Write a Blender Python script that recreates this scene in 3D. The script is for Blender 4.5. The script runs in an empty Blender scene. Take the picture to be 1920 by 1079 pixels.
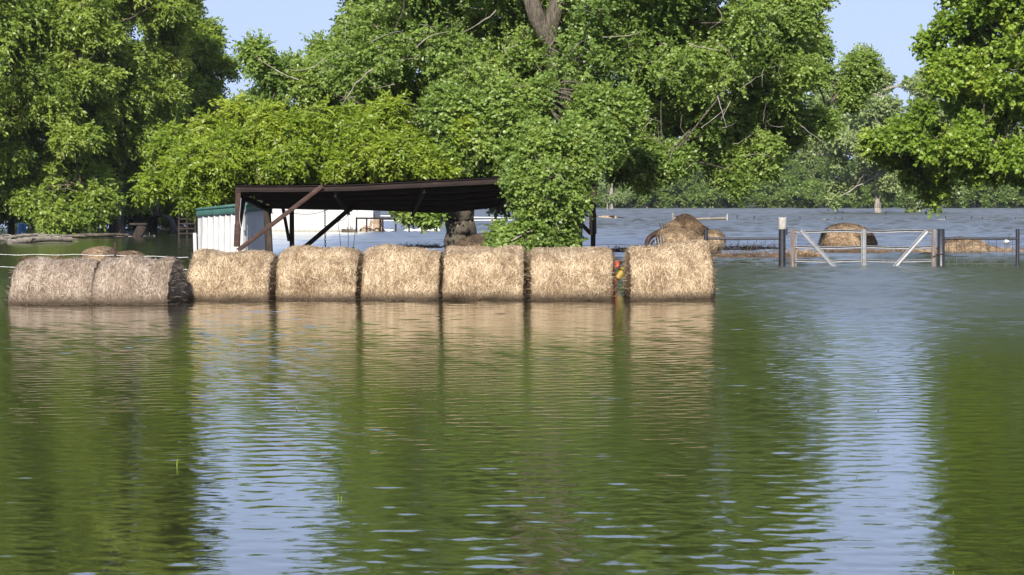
import bpy, math, random
import numpy as np
from mathutils import Vector, Matrix

# ------------------------------------------------------------------ camera, light, exposure
F = 4500.0      # focal length in photo pixels (1920 wide)
H = 1.79        # camera height over the flood water
HZ = 372.0      # horizon row in the photo
sc = bpy.context.scene
cam = bpy.data.cameras.new('camera'); camo = bpy.data.objects.new('camera', cam)
sc.collection.objects.link(camo); sc.camera = camo
camo.location = (0, 0, H); camo.rotation_euler = (math.radians(90), 0, 0)
cam.sensor_width = 36; cam.lens = 36 * F / 1920.0
cam.shift_y = -(539.5 - HZ) / 1920.0
cam.clip_start = 0.5; cam.clip_end = 6000

SUNV = Vector((-0.14, -0.84, 0.54)).normalized()
w = bpy.data.worlds.new('World'); sc.world = w; w.use_nodes = True
nt = w.node_tree; bg = nt.nodes['Background']
sky = nt.nodes.new('ShaderNodeTexSky'); sky.sky_type = 'NISHITA'; sky.sun_disc = False
sky.sun_elevation = math.asin(SUNV.z); sky.sun_rotation = math.atan2(SUNV.x, SUNV.y)
sky.air_density = 1.0; sky.dust_density = .5; sky.ozone_density = 3.5; sky.altitude = 20
tn_ = nt.nodes.new('ShaderNodeMix'); tn_.data_type = 'RGBA'; tn_.blend_type = 'MULTIPLY'; tn_.inputs[0].default_value = 1
tcw = nt.nodes.new('ShaderNodeTexCoord'); mpw = nt.nodes.new('ShaderNodeMapping'); mpw.vector_type = 'POINT'; mpw.inputs['Location'].default_value = (0, 0, .24); mpw.inputs['Scale'].default_value = (1, 1, .5)
nt.links.new(tcw.outputs['Generated'], mpw.inputs[0]); nt.links.new(mpw.outputs[0], sky.inputs[0])   # deep blue reaches low, only a thin pale horizon
tn_.inputs[7].default_value = (1.15, .90, .86, 1)      # the thin high haze of the day warms the blue a little
nt.links.new(sky.outputs[0], tn_.inputs[6]); hz_ = nt.nodes.new('ShaderNodeMix'); hz_.data_type = 'RGBA'; hz_.inputs[0].default_value = .66; hz_.inputs[7].default_value = (1.40, 1.64, 2.14, 1)   # even veil of thin high cloud
nt.links.new(tn_.outputs[2], hz_.inputs[6]); nt.links.new(hz_.outputs[2], bg.inputs[0]); bg.inputs[1].default_value = 0.15
sun = bpy.data.lights.new('sun', 'SUN'); suno = bpy.data.objects.new('sun', sun)
sc.collection.objects.link(suno); sun.energy = 4.2; sun.angle = math.radians(0.55); sun.color = (1, .94, .84)
suno.rotation_euler = SUNV.to_track_quat('Z', 'Y').to_euler()
sc.view_settings.view_transform = 'Standard'; sc.view_settings.look = 'None'
sc.view_settings.exposure = 1.2; sc.view_settings.gamma = 1
sc.cycles.max_bounces = 6; sc.cycles.diffuse_bounces = 3; sc.cycles.glossy_bounces = 3
sc.cycles.transmission_bounces = 3; sc.cycles.caustics_reflective = False; sc.cycles.caustics_refractive = False

rnd = random.Random(7)
NR = np.random.default_rng(11)
C = sc.collection

def P(px, py, D):            # the place seen at a photo pixel, D metres away
    return Vector(((px - 960) / F * D, D, H - (py - HZ) / F * D))
def DW(py): return F * H / (py - HZ)      # distance of a waterline row
def XW(px, D): return (px - 960) / F * D

# ------------------------------------------------------------------ materials
def newmat(name):
    m = bpy.data.materials.new(name); m.use_nodes = True
    n = m.node_tree.nodes; n.clear()
    return m, n, m.node_tree.links
def nd(n, t, **kw):
    o = n.new(t)
    for k, v in kw.items():
        if k.startswith('i_'):
            o.inputs[k[2:].replace('_', ' ')].default_value = v
        else: setattr(o, k, v)
    return o
def ramp(n, stops):
    r = n.new('ShaderNodeValToRGB'); e = r.color_ramp.elements
    while len(e) < len(stops): e.new(0.5)
    for el, (p, c) in zip(e, stops):
        el.position = p; el.color = (*c, 1) if len(c) == 3 else c
    return r
def surf_mat(name, stops, scale=6, detail=6, rough=.8, metal=0., bump=.3, bscale=30, stretch=(1, 1, 1), bdist=.02, spec=.3, tint=False, wet=None, distort=0.):
    m, n, L = newmat(name)
    out = nd(n, 'ShaderNodeOutputMaterial'); b = nd(n, 'ShaderNodeBsdfPrincipled')
    tc = nd(n, 'ShaderNodeTexCoord'); mp = nd(n, 'ShaderNodeMapping'); mp.inputs['Scale'].default_value = stretch
    L.new(tc.outputs['Object'], mp.inputs[0])
    nz = nd(n, 'ShaderNodeTexNoise'); nz.inputs['Scale'].default_value = scale; nz.inputs['Detail'].default_value = detail
    nz.inputs['Roughness'].default_value = .65; nz.inputs['Distortion'].default_value = distort
    L.new(mp.outputs[0], nz.inputs['Vector'])
    r = ramp(n, stops)
    if tint:
        at = nd(n, 'ShaderNodeAttribute', attribute_name='tint')
        mx = nd(n, 'ShaderNodeMath', operation='MULTIPLY_ADD'); mx.inputs[1].default_value = tint; 
        ma = nd(n, 'ShaderNodeMath', operation='SUBTRACT'); ma.inputs[1].default_value = .5
        L.new(at.outputs['Fac'], ma.inputs[0]); L.new(ma.outputs[0], mx.inputs[0]); L.new(nz.outputs['Fac'], mx.inputs[2])
        L.new(mx.outputs[0], r.inputs[0])
    else: L.new(nz.outputs['Fac'], r.inputs[0])
    col = r.outputs[0]
    if wet:
        ge = nd(n, 'ShaderNodeNewGeometry'); sx = nd(n, 'ShaderNodeSeparateXYZ'); L.new(ge.outputs['Position'], sx.inputs[0])
        ad = nd(n, 'ShaderNodeMath', operation='MULTIPLY_ADD'); ad.inputs[1].default_value = -.16; L.new(nz.outputs['Fac'], ad.inputs[0]); L.new(sx.outputs['Z'], ad.inputs[2])
        mr = nd(n, 'ShaderNodeMapRange'); mr.inputs['From Min'].default_value = wet[0] - .08; mr.inputs['From Max'].default_value = wet[1] - .08
        mr.inputs['To Min'].default_value = 1; mr.inputs['To Max'].default_value = 0
        L.new(ad.outputs[0], mr.inputs[0])
        mc = nd(n, 'ShaderNodeMix', data_type='RGBA'); L.new(mr.outputs[0], mc.inputs[0]); L.new(col, mc.inputs[6]); mc.inputs[7].default_value = (*wet[2], 1)
        col = mc.outputs[2]
    L.new(col, b.inputs['Base Color'])
    b.inputs['Roughness'].default_value = rough; b.inputs['Metallic'].default_value = metal; b.inputs['Specular IOR Level'].default_value = spec
    if bump:
        n2 = nd(n, 'ShaderNodeTexNoise'); n2.inputs['Scale'].default_value = bscale; n2.inputs['Detail'].default_value = 8; n2.inputs['Roughness'].default_value = .7
        L.new(mp.outputs[0], n2.inputs['Vector'])
        bp = nd(n, 'ShaderNodeBump'); bp.inputs['Strength'].default_value = bump; bp.inputs['Distance'].default_value = bdist
        L.new(n2.outputs['Fac'], bp.inputs['Height']); L.new(bp.outputs[0], b.inputs['Normal'])
    L.new(b.outputs[0], out.inputs[0])
    return m
def leaf_mat(name, dark, mid, light, trans=.5):
    m, n, L = newmat(name)
    out = nd(n, 'ShaderNodeOutputMaterial'); b = nd(n, 'ShaderNodeBsdfPrincipled')
    at = nd(n, 'ShaderNodeAttribute', attribute_name='tint')
    r = ramp(n, [(0., dark), (.5, mid), (1., light)]); L.new(at.outputs['Fac'], r.inputs[0])
    L.new(r.outputs[0], b.inputs['Base Color']); b.inputs['Roughness'].default_value = .42; b.inputs['Specular IOR Level'].default_value = .45
    t = nd(n, 'ShaderNodeBsdfTranslucent'); mm = nd(n, 'ShaderNodeMix', data_type='RGBA', blend_type='MULTIPLY'); mm.inputs[0].default_value = 1
    L.new(r.outputs[0], mm.inputs[6]); mm.inputs[7].default_value = (1.5, 1.35, .5, 1); L.new(mm.outputs[2], t.inputs[0])
    mx = nd(n, 'ShaderNodeMixShader'); mx.inputs[0].default_value = trans
    L.new(b.outputs[0], mx.inputs[1]); L.new(t.outputs[0], mx.inputs[2]); L.new(mx.outputs[0], out.inputs[0])
    return m

M = {}
HAY_WET = (.03, .18, (.06, .043, .028))
M['hay'] = surf_mat('hay', [(.18, (.12, .075, .045)), (.45, (.215, .152, .088)), (.62, (.33, .248, .155)), (.85, (.49, .395, .27))], scale=2.6, rough=.85, bump=.5, bscale=60, tint=.62, wet=HAY_WET, bdist=.01)
M['hay_grey'] = surf_mat('weathered_hay', [(.18, (.10, .07, .048)), (.45, (.175, .132, .098)), (.62, (.26, .205, .158)), (.85, (.39, .325, .26))], scale=2.6, rough=.9, bump=.5, bscale=60, tint=.62, wet=HAY_WET, bdist=.01)
M['hay_brown'] = surf_mat('old_hay', [(.2, (.045, .03, .02)), (.45, (.16, .105, .062)), (.65, (.29, .205, .125)), (.85, (.42, .32, .21))], scale=3, rough=.9, bump=.5, bscale=50, tint=.6, bdist=.01)
M['wrack'] = surf_mat('wet_wrack', [(.25, (.028, .02, .013)), (.5, (.085, .055, .032)), (.75, (.20, .13, .07))], scale=2.2, rough=.9, bump=.6, bscale=30, tint=.5, bdist=.02)
M['rust'] = surf_mat('rusty_steel', [(.3, (.016, .009, .007)), (.55, (.045, .024, .018)), (.8, (.10, .058, .045))], scale=7, rough=.8, bump=.3, bscale=40)
M['dark_rust'] = surf_mat('dark_rusted_steel', [(.3, (.010, .007, .006)), (.55, (.020, .012, .010)), (.8, (.05, .032, .026))], scale=6, rough=.85, bump=.3, bscale=40, stretch=(.35, 1, 1))
M['dark_wood'] = surf_mat('dark_wood', [(.3, (.010, .008, .006)), (.55, (.03, .022, .017)), (.8, (.07, .055, .042))], scale=8, rough=.9, bump=.4, bscale=30, stretch=(1, 1, .25))
M['brown_wood'] = surf_mat('brown_wood', [(.3, (.05, .03, .02)), (.55, (.13, .08, .05)), (.8, (.24, .16, .10))], scale=8, rough=.9, bump=.4, bscale=30, stretch=(1, 1, .25))
M['grey_wood'] = surf_mat('grey_wood', [(.3, (.08, .068, .055)), (.55, (.19, .165, .14)), (.8, (.34, .31, .26))], scale=8, rough=.9, bump=.4, bscale=30, stretch=(.3, 1, 1))
M['white_metal'] = surf_mat('white_sheet_metal', [(.25, (.24, .235, .22)), (.45, (.37, .37, .365)), (.8, (.43, .44, .44))], scale=2.2, rough=.45, bump=.05, bscale=8, spec=.4, stretch=(1, 1, .4), wet=(.1, .45, (.30, .27, .21)))
M['far_white'] = surf_mat('dusty_white_sheet_metal', [(.25, (.34, .34, .33)), (.5, (.44, .45, .45)), (.8, (.50, .515, .52))], scale=.8, rough=.5, bump=0, spec=.4, stretch=(1, 1, .3), wet=(.0, .16, (.22, .20, .16)))
M['green_metal'] = surf_mat('green_trim', [(.25, (.022, .062, .052)), (.5, (.034, .095, .08)), (.8, (.06, .13, .11))], scale=3, rough=.5, bump=.05, bscale=8, spec=.4)
M['black_pipe'] = surf_mat('black_painted_pipe', [(.3, (.006, .006, .008)), (.6, (.014, .014, .018)), (.85, (.035, .033, .035))], scale=9, rough=.42, bump=.1, bscale=30, spec=.5)
M['galv'] = surf_mat('galvanised_steel', [(.25, (.12, .12, .125)), (.5, (.19, .195, .205)), (.8, (.27, .28, .29))], scale=9, rough=.5, metal=.3, bump=.1, bscale=20, spec=.5)
M['galv_rust'] = surf_mat('rust_streaked_steel', [(.3, (.07, .035, .028)), (.5, (.15, .12, .11)), (.75, (.24, .235, .24))], scale=6, rough=.5, metal=.2, bump=.1, bscale=20, stretch=(3, 3, .4))
M['cap'] = surf_mat('aged_white_plastic', [(.35, (.13, .12, .10)), (.5, (.25, .235, .21)), (.7, (.34, .33, .31))], scale=9, rough=.6, bump=.15, bscale=20, stretch=(1, 1, .5))
M['wire'] = surf_mat('fence_wire', [(.3, (.05, .05, .055)), (.7, (.12, .12, .13))], scale=9, rough=.5, metal=.3, bump=0)
M['pale_wire'] = surf_mat('pale_wire', [(.3, (.35, .36, .36)), (.7, (.6, .6, .6))], scale=9, rough=.4, metal=.4, bump=0)
M['bark'] = surf_mat('bark', [(.28, (.02, .016, .012)), (.5, (.085, .072, .054)), (.75, (.20, .175, .14))], scale=12, rough=.95, bump=1., bscale=9, stretch=(1.6, 1.6, .35), bdist=.08, distort=.6)
M['pale_bark'] = surf_mat('pale_bark', [(.28, (.09, .08, .065)), (.5, (.20, .18, .15)), (.75, (.36, .33, .29))], scale=5, rough=.9, bump=.6, bscale=12, stretch=(1, 1, .5), bdist=.03)
M['dark_bark'] = surf_mat('dark_bark', [(.28, (.025, .02, .015)), (.5, (.075, .06, .045)), (.75, (.15, .12, .09))], scale=5, rough=.95, bump=.8, bscale=9, stretch=(1, 1, .35), bdist=.05)
M['orange'] = surf_mat('faded_orange_paint', [(.3, (.16, .028, .015)), (.6, (.30, .055, .028)), (.85, (.4, .12, .07))], scale=12, rough=.5, bump=.1, bscale=30)
M['yellow'] = surf_mat('yellow_plastic', [(.3, (.16, .11, .01)), (.7, (.30, .21, .03))], scale=12, rough=.5, bump=.1, bscale=30)
M['white_bird'] = surf_mat('white_feathers', [(.3, (.75, .75, .73)), (.7, (.85, .85, .84))], scale=12, rough=.8, bump=.1, bscale=40)
M['bird_dark'] = surf_mat('bird_bill', [(.3, (.03, .03, .02)), (.7, (.10, .08, .03))], scale=12, rough=.5, bump=0)
M['plastic_white'] = surf_mat('white_plastic_sheet', [(.3, (.6, .6, .58)), (.7, (.82, .82, .82))], scale=4, rough=.6, bump=.3, bscale=8, bdist=.05)
M['blue'] = surf_mat('blue_plastic', [(.3, (.05, .16, .36)), (.7, (.08, .25, .5))], scale=6, rough=.5, bump=0)
M['rubble'] = surf_mat('rubble', [(.3, (.10, .07, .05)), (.55, (.30, .22, .15)), (.8, (.48, .40, .30))], scale=3, rough=.95, bump=.6, bscale=9, bdist=.05)

G = lambda *a: a
M['leaf_vine'] = leaf_mat('small_leaf_green', (.09, .155, .028), (.19, .285, .06), (.34, .42, .11))
M['leaf_bright'] = leaf_mat('bright_leaf', (.09, .15, .014), (.19, .275, .025), (.33, .39, .045), .5)
M['leaf_left'] = leaf_mat('grove_leaf', (.09, .15, .02), (.20, .285, .045), (.36, .42, .09))
M['leaf_olive'] = leaf_mat('yellowish_leaf', (.085, .145, .014), (.19, .27, .03), (.33, .39, .05), .42)
M['leaf_right'] = leaf_mat('broad_leaf', (.095, .165, .018), (.19, .295, .036), (.34, .42, .065))
M['leaf_grey'] = leaf_mat('grey_green_leaf', (.10, .155, .045), (.18, .245, .08), (.30, .36, .15), .35)
M['leaf_far'] = leaf_mat('far_leaf', (.085, .14, .030), (.16, .235, .05), (.25, .32, .085))
M['leaf_farb'] = leaf_mat('far_bright_leaf', (.07, .13, .022), (.14, .22, .04), (.23, .31, .07))
M['leaf_dark'] = leaf_mat('shade_painted_leaf', (.025, .05, .012), (.05, .095, .022), (.09, .15, .035))  # darkened copy of the grove leaf: shade under the grove painted into the colour

# water
def water_material():
    m, n, L = newmat('flood_water')
    out = nd(n, 'ShaderNodeOutputMaterial'); b = nd(n, 'ShaderNodeBsdfPrincipled')
    b.inputs['Base Color'].default_value = (.018, .020, .007, 1); b.inputs['IOR'].default_value = 1.6
    ge = nd(n, 'ShaderNodeNewGeometry')
    sx = nd(n, 'ShaderNodeSeparateXYZ'); L.new(ge.outputs['Position'], sx.inputs[0])
    def noise(scale, detail, stretch=(1, 1, 1), rot=0., rough=.55, dist=0.):
        mp = nd(n, 'ShaderNodeMapping'); mp.inputs['Scale'].default_value = stretch; mp.inputs['Rotation'].default_value = (0, 0, rot)
        L.new(ge.outputs['Position'], mp.inputs[0])
        z = nd(n, 'ShaderNodeTexNoise'); z.inputs['Scale'].default_value = scale; z.inputs['Detail'].default_value = detail
        z.inputs['Roughness'].default_value = rough; z.inputs['Distortion'].default_value = dist
        L.new(mp.outputs[0], z.inputs['Vector']); return z.outputs['Fac']
    def mth(op, a, b_=None, c=None, clamp=False):
        q = nd(n, 'ShaderNodeMath', operation=op); q.use_clamp = clamp
        for i, v in enumerate((a, b_, c)):
            if v is None: continue
            if isinstance(v, (int, float)): q.inputs[i].default_value = v
            else: L.new(v, q.inputs[i])
        return q.outputs[0]
    def mrange(v, a, b_, c, d, t='SMOOTHSTEP'):
        q = nd(n, 'ShaderNodeMapRange', interpolation_type=t); L.new(v, q.inputs[0])
        for i, k in enumerate((a, b_, c, d)): q.inputs[i + 1].default_value = k
        return q.outputs[0]
    X, Y = sx.outputs['X'], sx.outputs['Y']
    far = mrange(Y, 36, 62, 0, 1)                       # open, windier water beyond the bales
    near = mrange(Y, 10, 26, 0, 1)
    patch = noise(.16, 2, (1, .45, 1))
    patch2 = mrange(patch, .38, .64, .55, 1.25)
    # sheltered water in the lee of the left grove
    lee = mth('MULTIPLY', mrange(X, -5.5, -9.5, 0, 1), mrange(Y, 38, 60, 0, 1))
    lee = mth('MULTIPLY', lee, mrange(Y, 150, 230, 1, 0))
    open_ = mth('SUBTRACT', 1., mth('MULTIPLY', lee, .85))
    right = mth('MULTIPLY', mrange(X, 1.5, 5.5, 0, 1), mrange(Y, 18, 40, 0, 1))   # wind lane on the right
    amp = mth('MULTIPLY', mth('MULTIPLY_ADD', near, .95, .40), patch2)
    amp = mth('MULTIPLY', mth('ADD', amp, mth('MULTIPLY', right, .5)), open_)
    amp = mth('MULTIPLY', amp, mrange(Y, 34, 75, 1, .16))
    h1 = noise(22, 3, (.85, 1.2, 1), .12, .5, .4)      # ripples about 0.1 m
    h2 = noise(3.4, 2, (.7, 1.1, 1), -.15, .5)           # longer waves
    hh = mth('MULTIPLY_ADD', h2, 1.6, h1)
    hh = mth('MULTIPLY', hh, amp)
    bp = nd(n, 'ShaderNodeBump'); bp.inputs['Strength'].default_value = 1; bp.inputs['Distance'].default_value = .0009
    L.new(hh, bp.inputs['Height']); L.new(bp.outputs[0], b.inputs['Normal'])
    # unresolved ripples: smooth near, rougher where the wind reaches
    rg = mth('MULTIPLY_ADD', mth('MULTIPLY', near, patch2), .02, .015)
    fr = mth('ADD', mth('MULTIPLY', mrange(Y, 36, 60, 0, 1), .30), mth('MULTIPLY', mrange(Y, 60, 220, 0, 1), .14))
    rt = mth('MULTIPLY', mth('MULTIPLY', mrange(X, 1.5, 6., 0, 1), mrange(Y, 14, 46, 0, 1)), .30)
    rg = mth('ADD', rg, mth('MAXIMUM', fr, rt))
    rg = mth('MULTIPLY', rg, mth('MULTIPLY_ADD', lee, -.55, 1.))
    streak = noise(.55, 4, (.10, 1.4, 1))
    rg = mth('MULTIPLY', rg, mth('MULTIPLY_ADD', streak, .6, .70))
    L.new(rg, b.inputs['Roughness']); L.new(rg, b.inputs['Coat Roughness']); L.new(bp.outputs[0], b.inputs['Coat Normal'])
    L.new(mrange(Y, 20, 60, .35, 1.), b.inputs['Coat Weight']); b.inputs['Coat IOR'].default_value = 1.7
    L.new(b.outputs[0], out.inputs[0])
    return m
M['water'] = water_material()
M['ground'] = surf_mat('drowned_pasture', [(.3, (.04, .05, .02)), (.55, (.08, .085, .04)), (.8, (.13, .11, .06))], scale=.4, rough=.95, bump=.3, bscale=4)

# ------------------------------------------------------------------ mesh building
class MB:
    def __init__(s): s.v = []; s.f = []; s.t = []; s.n = 0; s.mi = []; s.cur = 0
    def add(s, V, Fc, tint=None):
        V = np.asarray(V, float).reshape(-1, 3); Fc = np.asarray(Fc, int)
        s.v.append(V); s.f.append(Fc + s.n); s.n += len(V); s.mi.append(np.full(len(Fc), s.cur))
        s.t.append(np.full(len(V), .5) if tint is None else np.broadcast_to(np.asarray(tint, float), (len(V),)).copy())
    def build(s, name, mat, parent=None, smooth=False, origin=None):
        V = np.concatenate(s.v) if s.v else np.zeros((0, 3)); T = np.concatenate(s.t)
        me = bpy.data.meshes.new(name)
        o = bpy.data.objects.new(name, me); C.objects.link(o)
        if parent is not None:
            o.parent = parent; V = V - np.array(parent.location)
        elif origin is not None:
            o.location = origin; V = V - np.array(origin)
        li = np.concatenate([f.ravel() for f in s.f]); sz = np.concatenate([np.full(len(f), f.shape[1]) for f in s.f])
        st = np.concatenate([[0], np.cumsum(sz)[:-1]])
        me.vertices.add(len(V)); me.vertices.foreach_set('co', V.astype(np.float32).ravel())
        me.loops.add(len(li)); me.loops.foreach_set('vertex_index', li.astype(np.int32))
        me.polygons.add(len(sz)); me.polygons.foreach_set('loop_start', st.astype(np.int32)); me.polygons.foreach_set('loop_total', sz.astype(np.int32))
        if smooth: me.polygons.foreach_set('use_smooth', np.ones(len(sz), bool))
        a = me.attributes.new('tint', 'FLOAT', 'POINT'); a.data.foreach_set('value', T.astype(np.float32))
        me.update(calc_edges=True)
        for q in (mat if isinstance(mat, tuple) else (mat,)): me.materials.append(M[q])
        if isinstance(mat, tuple): me.polygons.foreach_set('material_index', np.concatenate(s.mi).astype(np.int32))
        return o
    # shapes
    def frame(s, a, b, up=(0, 0, 1)):
        a = np.array(a, float); b = np.array(b, float); d = b - a; l = np.linalg.norm(d); d /= l
        u = np.array(up, float)
        if abs(np.dot(d, u)) > .95: u = np.array((0, 1., 0))
        x = np.cross(u, d); x /= np.linalg.norm(x); y = np.cross(d, x)
        return a, b, d, x, y
    def bar(s, a, b, w, h, up=(0, 0, 1), bev=.12):
        a, b, d, x, y = s.frame(a, b, up)
        k = min(w, h) * bev
        pts = [(-w/2+k, -h/2), (w/2-k, -h/2), (w/2, -h/2+k), (w/2, h/2-k), (w/2-k, h/2), (-w/2+k, h/2), (-w/2, h/2-k), (-w/2, -h/2+k)]
        V = [a + x*p + y*q for p, q in pts] + [b + x*p + y*q for p, q in pts]
        s.add(V, [(i, (i+1) % 8, 8+(i+1) % 8, 8+i) for i in range(8)])
        s.add(V, [tuple(range(7, -1, -1)), tuple(range(8, 16))])
    def ibeam(s, a, b, w, h, t, up=(0, 0, 1)):
        a, b, d, x, y = s.frame(a, b, up)
        a_, b_ = Vector(a), Vector(b); Y = Vector(y)
        s.bar(a_ + Y*(h/2), b_ + Y*(h/2), w, t, up, .05); s.bar(a_ - Y*(h/2), b_ - Y*(h/2), w, t, up, .05)
        s.bar(a_, b_, t, h - t, up, .02)
    def tube(s, pts, rad, n=8, cap=True, jit=0., tint=None, rng=NR):
        pts = np.array([tuple(p) for p in pts], float); m = len(pts)
        rad = np.broadcast_to(np.array(rad, float), (m,))
        T = np.gradient(pts, axis=0); T /= (np.linalg.norm(T, axis=1)[:, None] + 1e-9)
        u = np.array((0, 0, 1.)) if abs(T[0, 2]) < .9 else np.array((0, 1., 0))
        rings = []
        for i in range(m):
            x = np.cross(u, T[i]); x /= np.linalg.norm(x) + 1e-9; y = np.cross(T[i], x); u = y
            an = np.linspace(0, 2*np.pi, n, endpoint=False)
            r = rad[i] * (1 + (jit * rng.uniform(-1, 1, n) if jit else 0))
            rings.append(pts[i] + (np.cos(an) * r)[:, None]*x + (np.sin(an) * r)[:, None]*y)
        V = np.concatenate(rings); Fc = []
        for i in range(m-1):
            for j in range(n):
                Fc.append((i*n+j, i*n+(j+1) % n, (i+1)*n+(j+1) % n, (i+1)*n+j))
        s.add(V, Fc, tint)
        if cap:
            s.add(np.concatenate([rings[0], rings[-1]]), [tuple(range(n-1, -1, -1)), tuple(range(n, 2*n))], tint)
    def join(s, o, idx):
        for V, Fc, T, mi in zip(o.v, o.f, o.t, o.mi): s.v.append(V); s.f.append(Fc + s.n); s.t.append(T); s.mi.append(np.full(len(Fc), idx))
        s.n += o.n
    def ell(s, c, r, nu=16, nv=10, noise=0., seed=0, rotz=0., tint=None, lobes=None):
        rg = np.random.default_rng(seed)
        u = np.linspace(0, 2*np.pi, nu, endpoint=False); v = np.linspace(0, np.pi, nv)
        U, Vv = np.meshgrid(u, v); d = np.stack([np.cos(U)*np.sin(Vv), np.sin(U)*np.sin(Vv), np.cos(Vv)], -1).reshape(-1, 3)
        k = np.ones(len(d))
        if noise:
            for _ in range(14):
                q = rg.normal(size=3); q /= np.linalg.norm(q); fr = rg.uniform(2, 7)
                k += noise * .35 * np.sin(d @ q * fr + rg.uniform(0, 6))
        d = d * k[:, None] * np.array(r)
        cz, sz = math.cos(rotz), math.sin(rotz)
        d = np.stack([d[:, 0]*cz - d[:, 1]*sz, d[:, 0]*sz + d[:, 1]*cz, d[:, 2]], -1) + np.array(c)
        s.add(d, [(i*nu+j, (i+1)*nu+j, (i+1)*nu+(j+1) % nu, i*nu+(j+1) % nu) for i in range(nv-1) for j in range(nu)], tint)

def tag(o, label, cat, group=None, kind=None):
    o['label'] = label; o['category'] = cat
    if group: o['group'] = group
    if kind: o['kind'] = kind
    return o
def empty(name, loc, label=None, cat=None, group=None):
    o = bpy.data.objects.new(name, None); C.objects.link(o); o.location = loc; o.empty_display_size = .3
    if label: tag(o, label, cat, group)
    return o

# ------------------------------------------------------------------ setting
def sheet(name, z0, zf, mat, size=2500, n=2):
    ys = np.array([-200, 0, 100, 250, 415, 432, 470, 700, 2500.]); xs = np.linspace(-1500, 1500, 13)
    X, Y = np.meshgrid(xs, ys); Z = np.vectorize(zf)(X, Y)
    V = np.stack([X, Y, Z], -1).reshape(-1, 3); nx = len(xs)
    b = MB(); b.add(V, [(i*nx+j, i*nx+j+1, (i+1)*nx+j+1, (i+1)*nx+j) for i in range(len(ys)-1) for j in range(nx-1)])
    o = b.build(name, mat); o['kind'] = 'structure'; return o
sheet('ground', 0, lambda x, y: -1.3 if y < 420 else (-.2 if y < 440 else .7 + (y-440)*.002), 'ground')
def sstep(x, a, b):
    t = np.clip((x-a)/(b-a), 0, 1); return t*t*(3-2*t)
def wind(X, Y):
    """how ruffled the flood is: calm close by and in the lee of the grove, choppy on the open water and at the right"""
    base = .52 + .50*sstep(Y, 13, 27) + .6*sstep(Y, 34, 58) + .9*sstep(Y, 70, 200)
    right = sstep(X, 1.5, 6.)*sstep(Y, 15, 36)*1.25
    patch = 1 + .28*np.sin(X*.55+Y*.21+1.)*np.sin(Y*.33-X*.2) + .16*np.sin(X*1.3-Y*.12+2)*np.sin(Y*.6+.5)
    lee = sstep(-X, 5.5, 9.5)*sstep(Y, 38, 60)*(1-sstep(Y, 150, 230))
    return (base+right)*patch*(1-.72*lee)
def flood():
    ys = [9.]
    while ys[-1] < 424: ys.append(ys[-1] + max(.032, ys[-1]*.00125))
    ys = np.array(ys); us = np.linspace(-.31, .31, 400)
    Y = np.repeat(ys, len(us)); X = np.outer(ys, us).ravel(); sp = np.repeat(np.maximum(.032, ys*.00125), len(us))
    rr = np.random.default_rng(17); Z = np.zeros(len(X)); n = 64
    lam = np.exp(np.linspace(math.log(.10), math.log(5.5), n)); A = wind(X, Y)
    for l in lam:
        th = rr.normal(math.pi/2, 1.0); k = 2*math.pi/l; ph = rr.uniform(0, 6.28)
        sl_ = .0128*(1. if l < .9 else (.9/l)**.8) * (1 if l > .3 else .9)
        wgt = sstep(l/sp, 2.6, 4.4)
        if l > .9: gain = .06 + .5*sstep(Y, 30, 55) + 1.6*sstep(Y, 60, 160)
        elif l > .38: gain = .09 + .9*sstep(Y, 22, 48) + .5*sstep(Y, 60, 160)
        else: gain = .95
        Z += wgt*gain*sl_*l/(2*math.pi)*np.sin(k*(X*math.cos(th)+Y*math.sin(th))+ph)
    Z *= A; Z *= sstep(Y, 9, 10.5)*(1-sstep(Y, 415, 424))*(1-sstep(np.abs(X/Y), .285, .31))
    m = len(us); I = (np.arange(len(ys)-1)[:, None]*m + np.arange(m-1)[None]).ravel()
    b = MB(); b.add(np.stack([X, Y, Z], 1), np.stack([I, I+1, I+m+1, I+m], 1))
    # calm skirt all round, out to the horizon
    yl = [-200., 9.]; e = .31
    V = [(-1500, -200, 0), (1500, -200, 0), (1500, 9, 0), (9*e, 9, 0), (-9*e, 9, 0), (-1500, 9, 0), (1500, 424, 0), (424*e, 424, 0), (-424*e, 424, 0), (-1500, 424, 0), (1500, 2500, 0), (-1500, 2500, 0)]
    b.add(V, [(5, 0, 1, 2), (3, 2, 6, 7), (5, 4, 8, 9), (9, 8, 11, 11)][:1]); n0 = 0
    b.add([V[3], V[2], V[6], V[7]], [(0, 1, 2, 3)]); b.add([V[5], V[4], V[8], V[9]], [(0, 1, 2, 3)]); b.add([V[9], V[6], V[10], V[11]], [(0, 1, 2, 3)])
    o = b.build('water', 'water', smooth=True); o['kind'] = 'structure'
flood()

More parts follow.
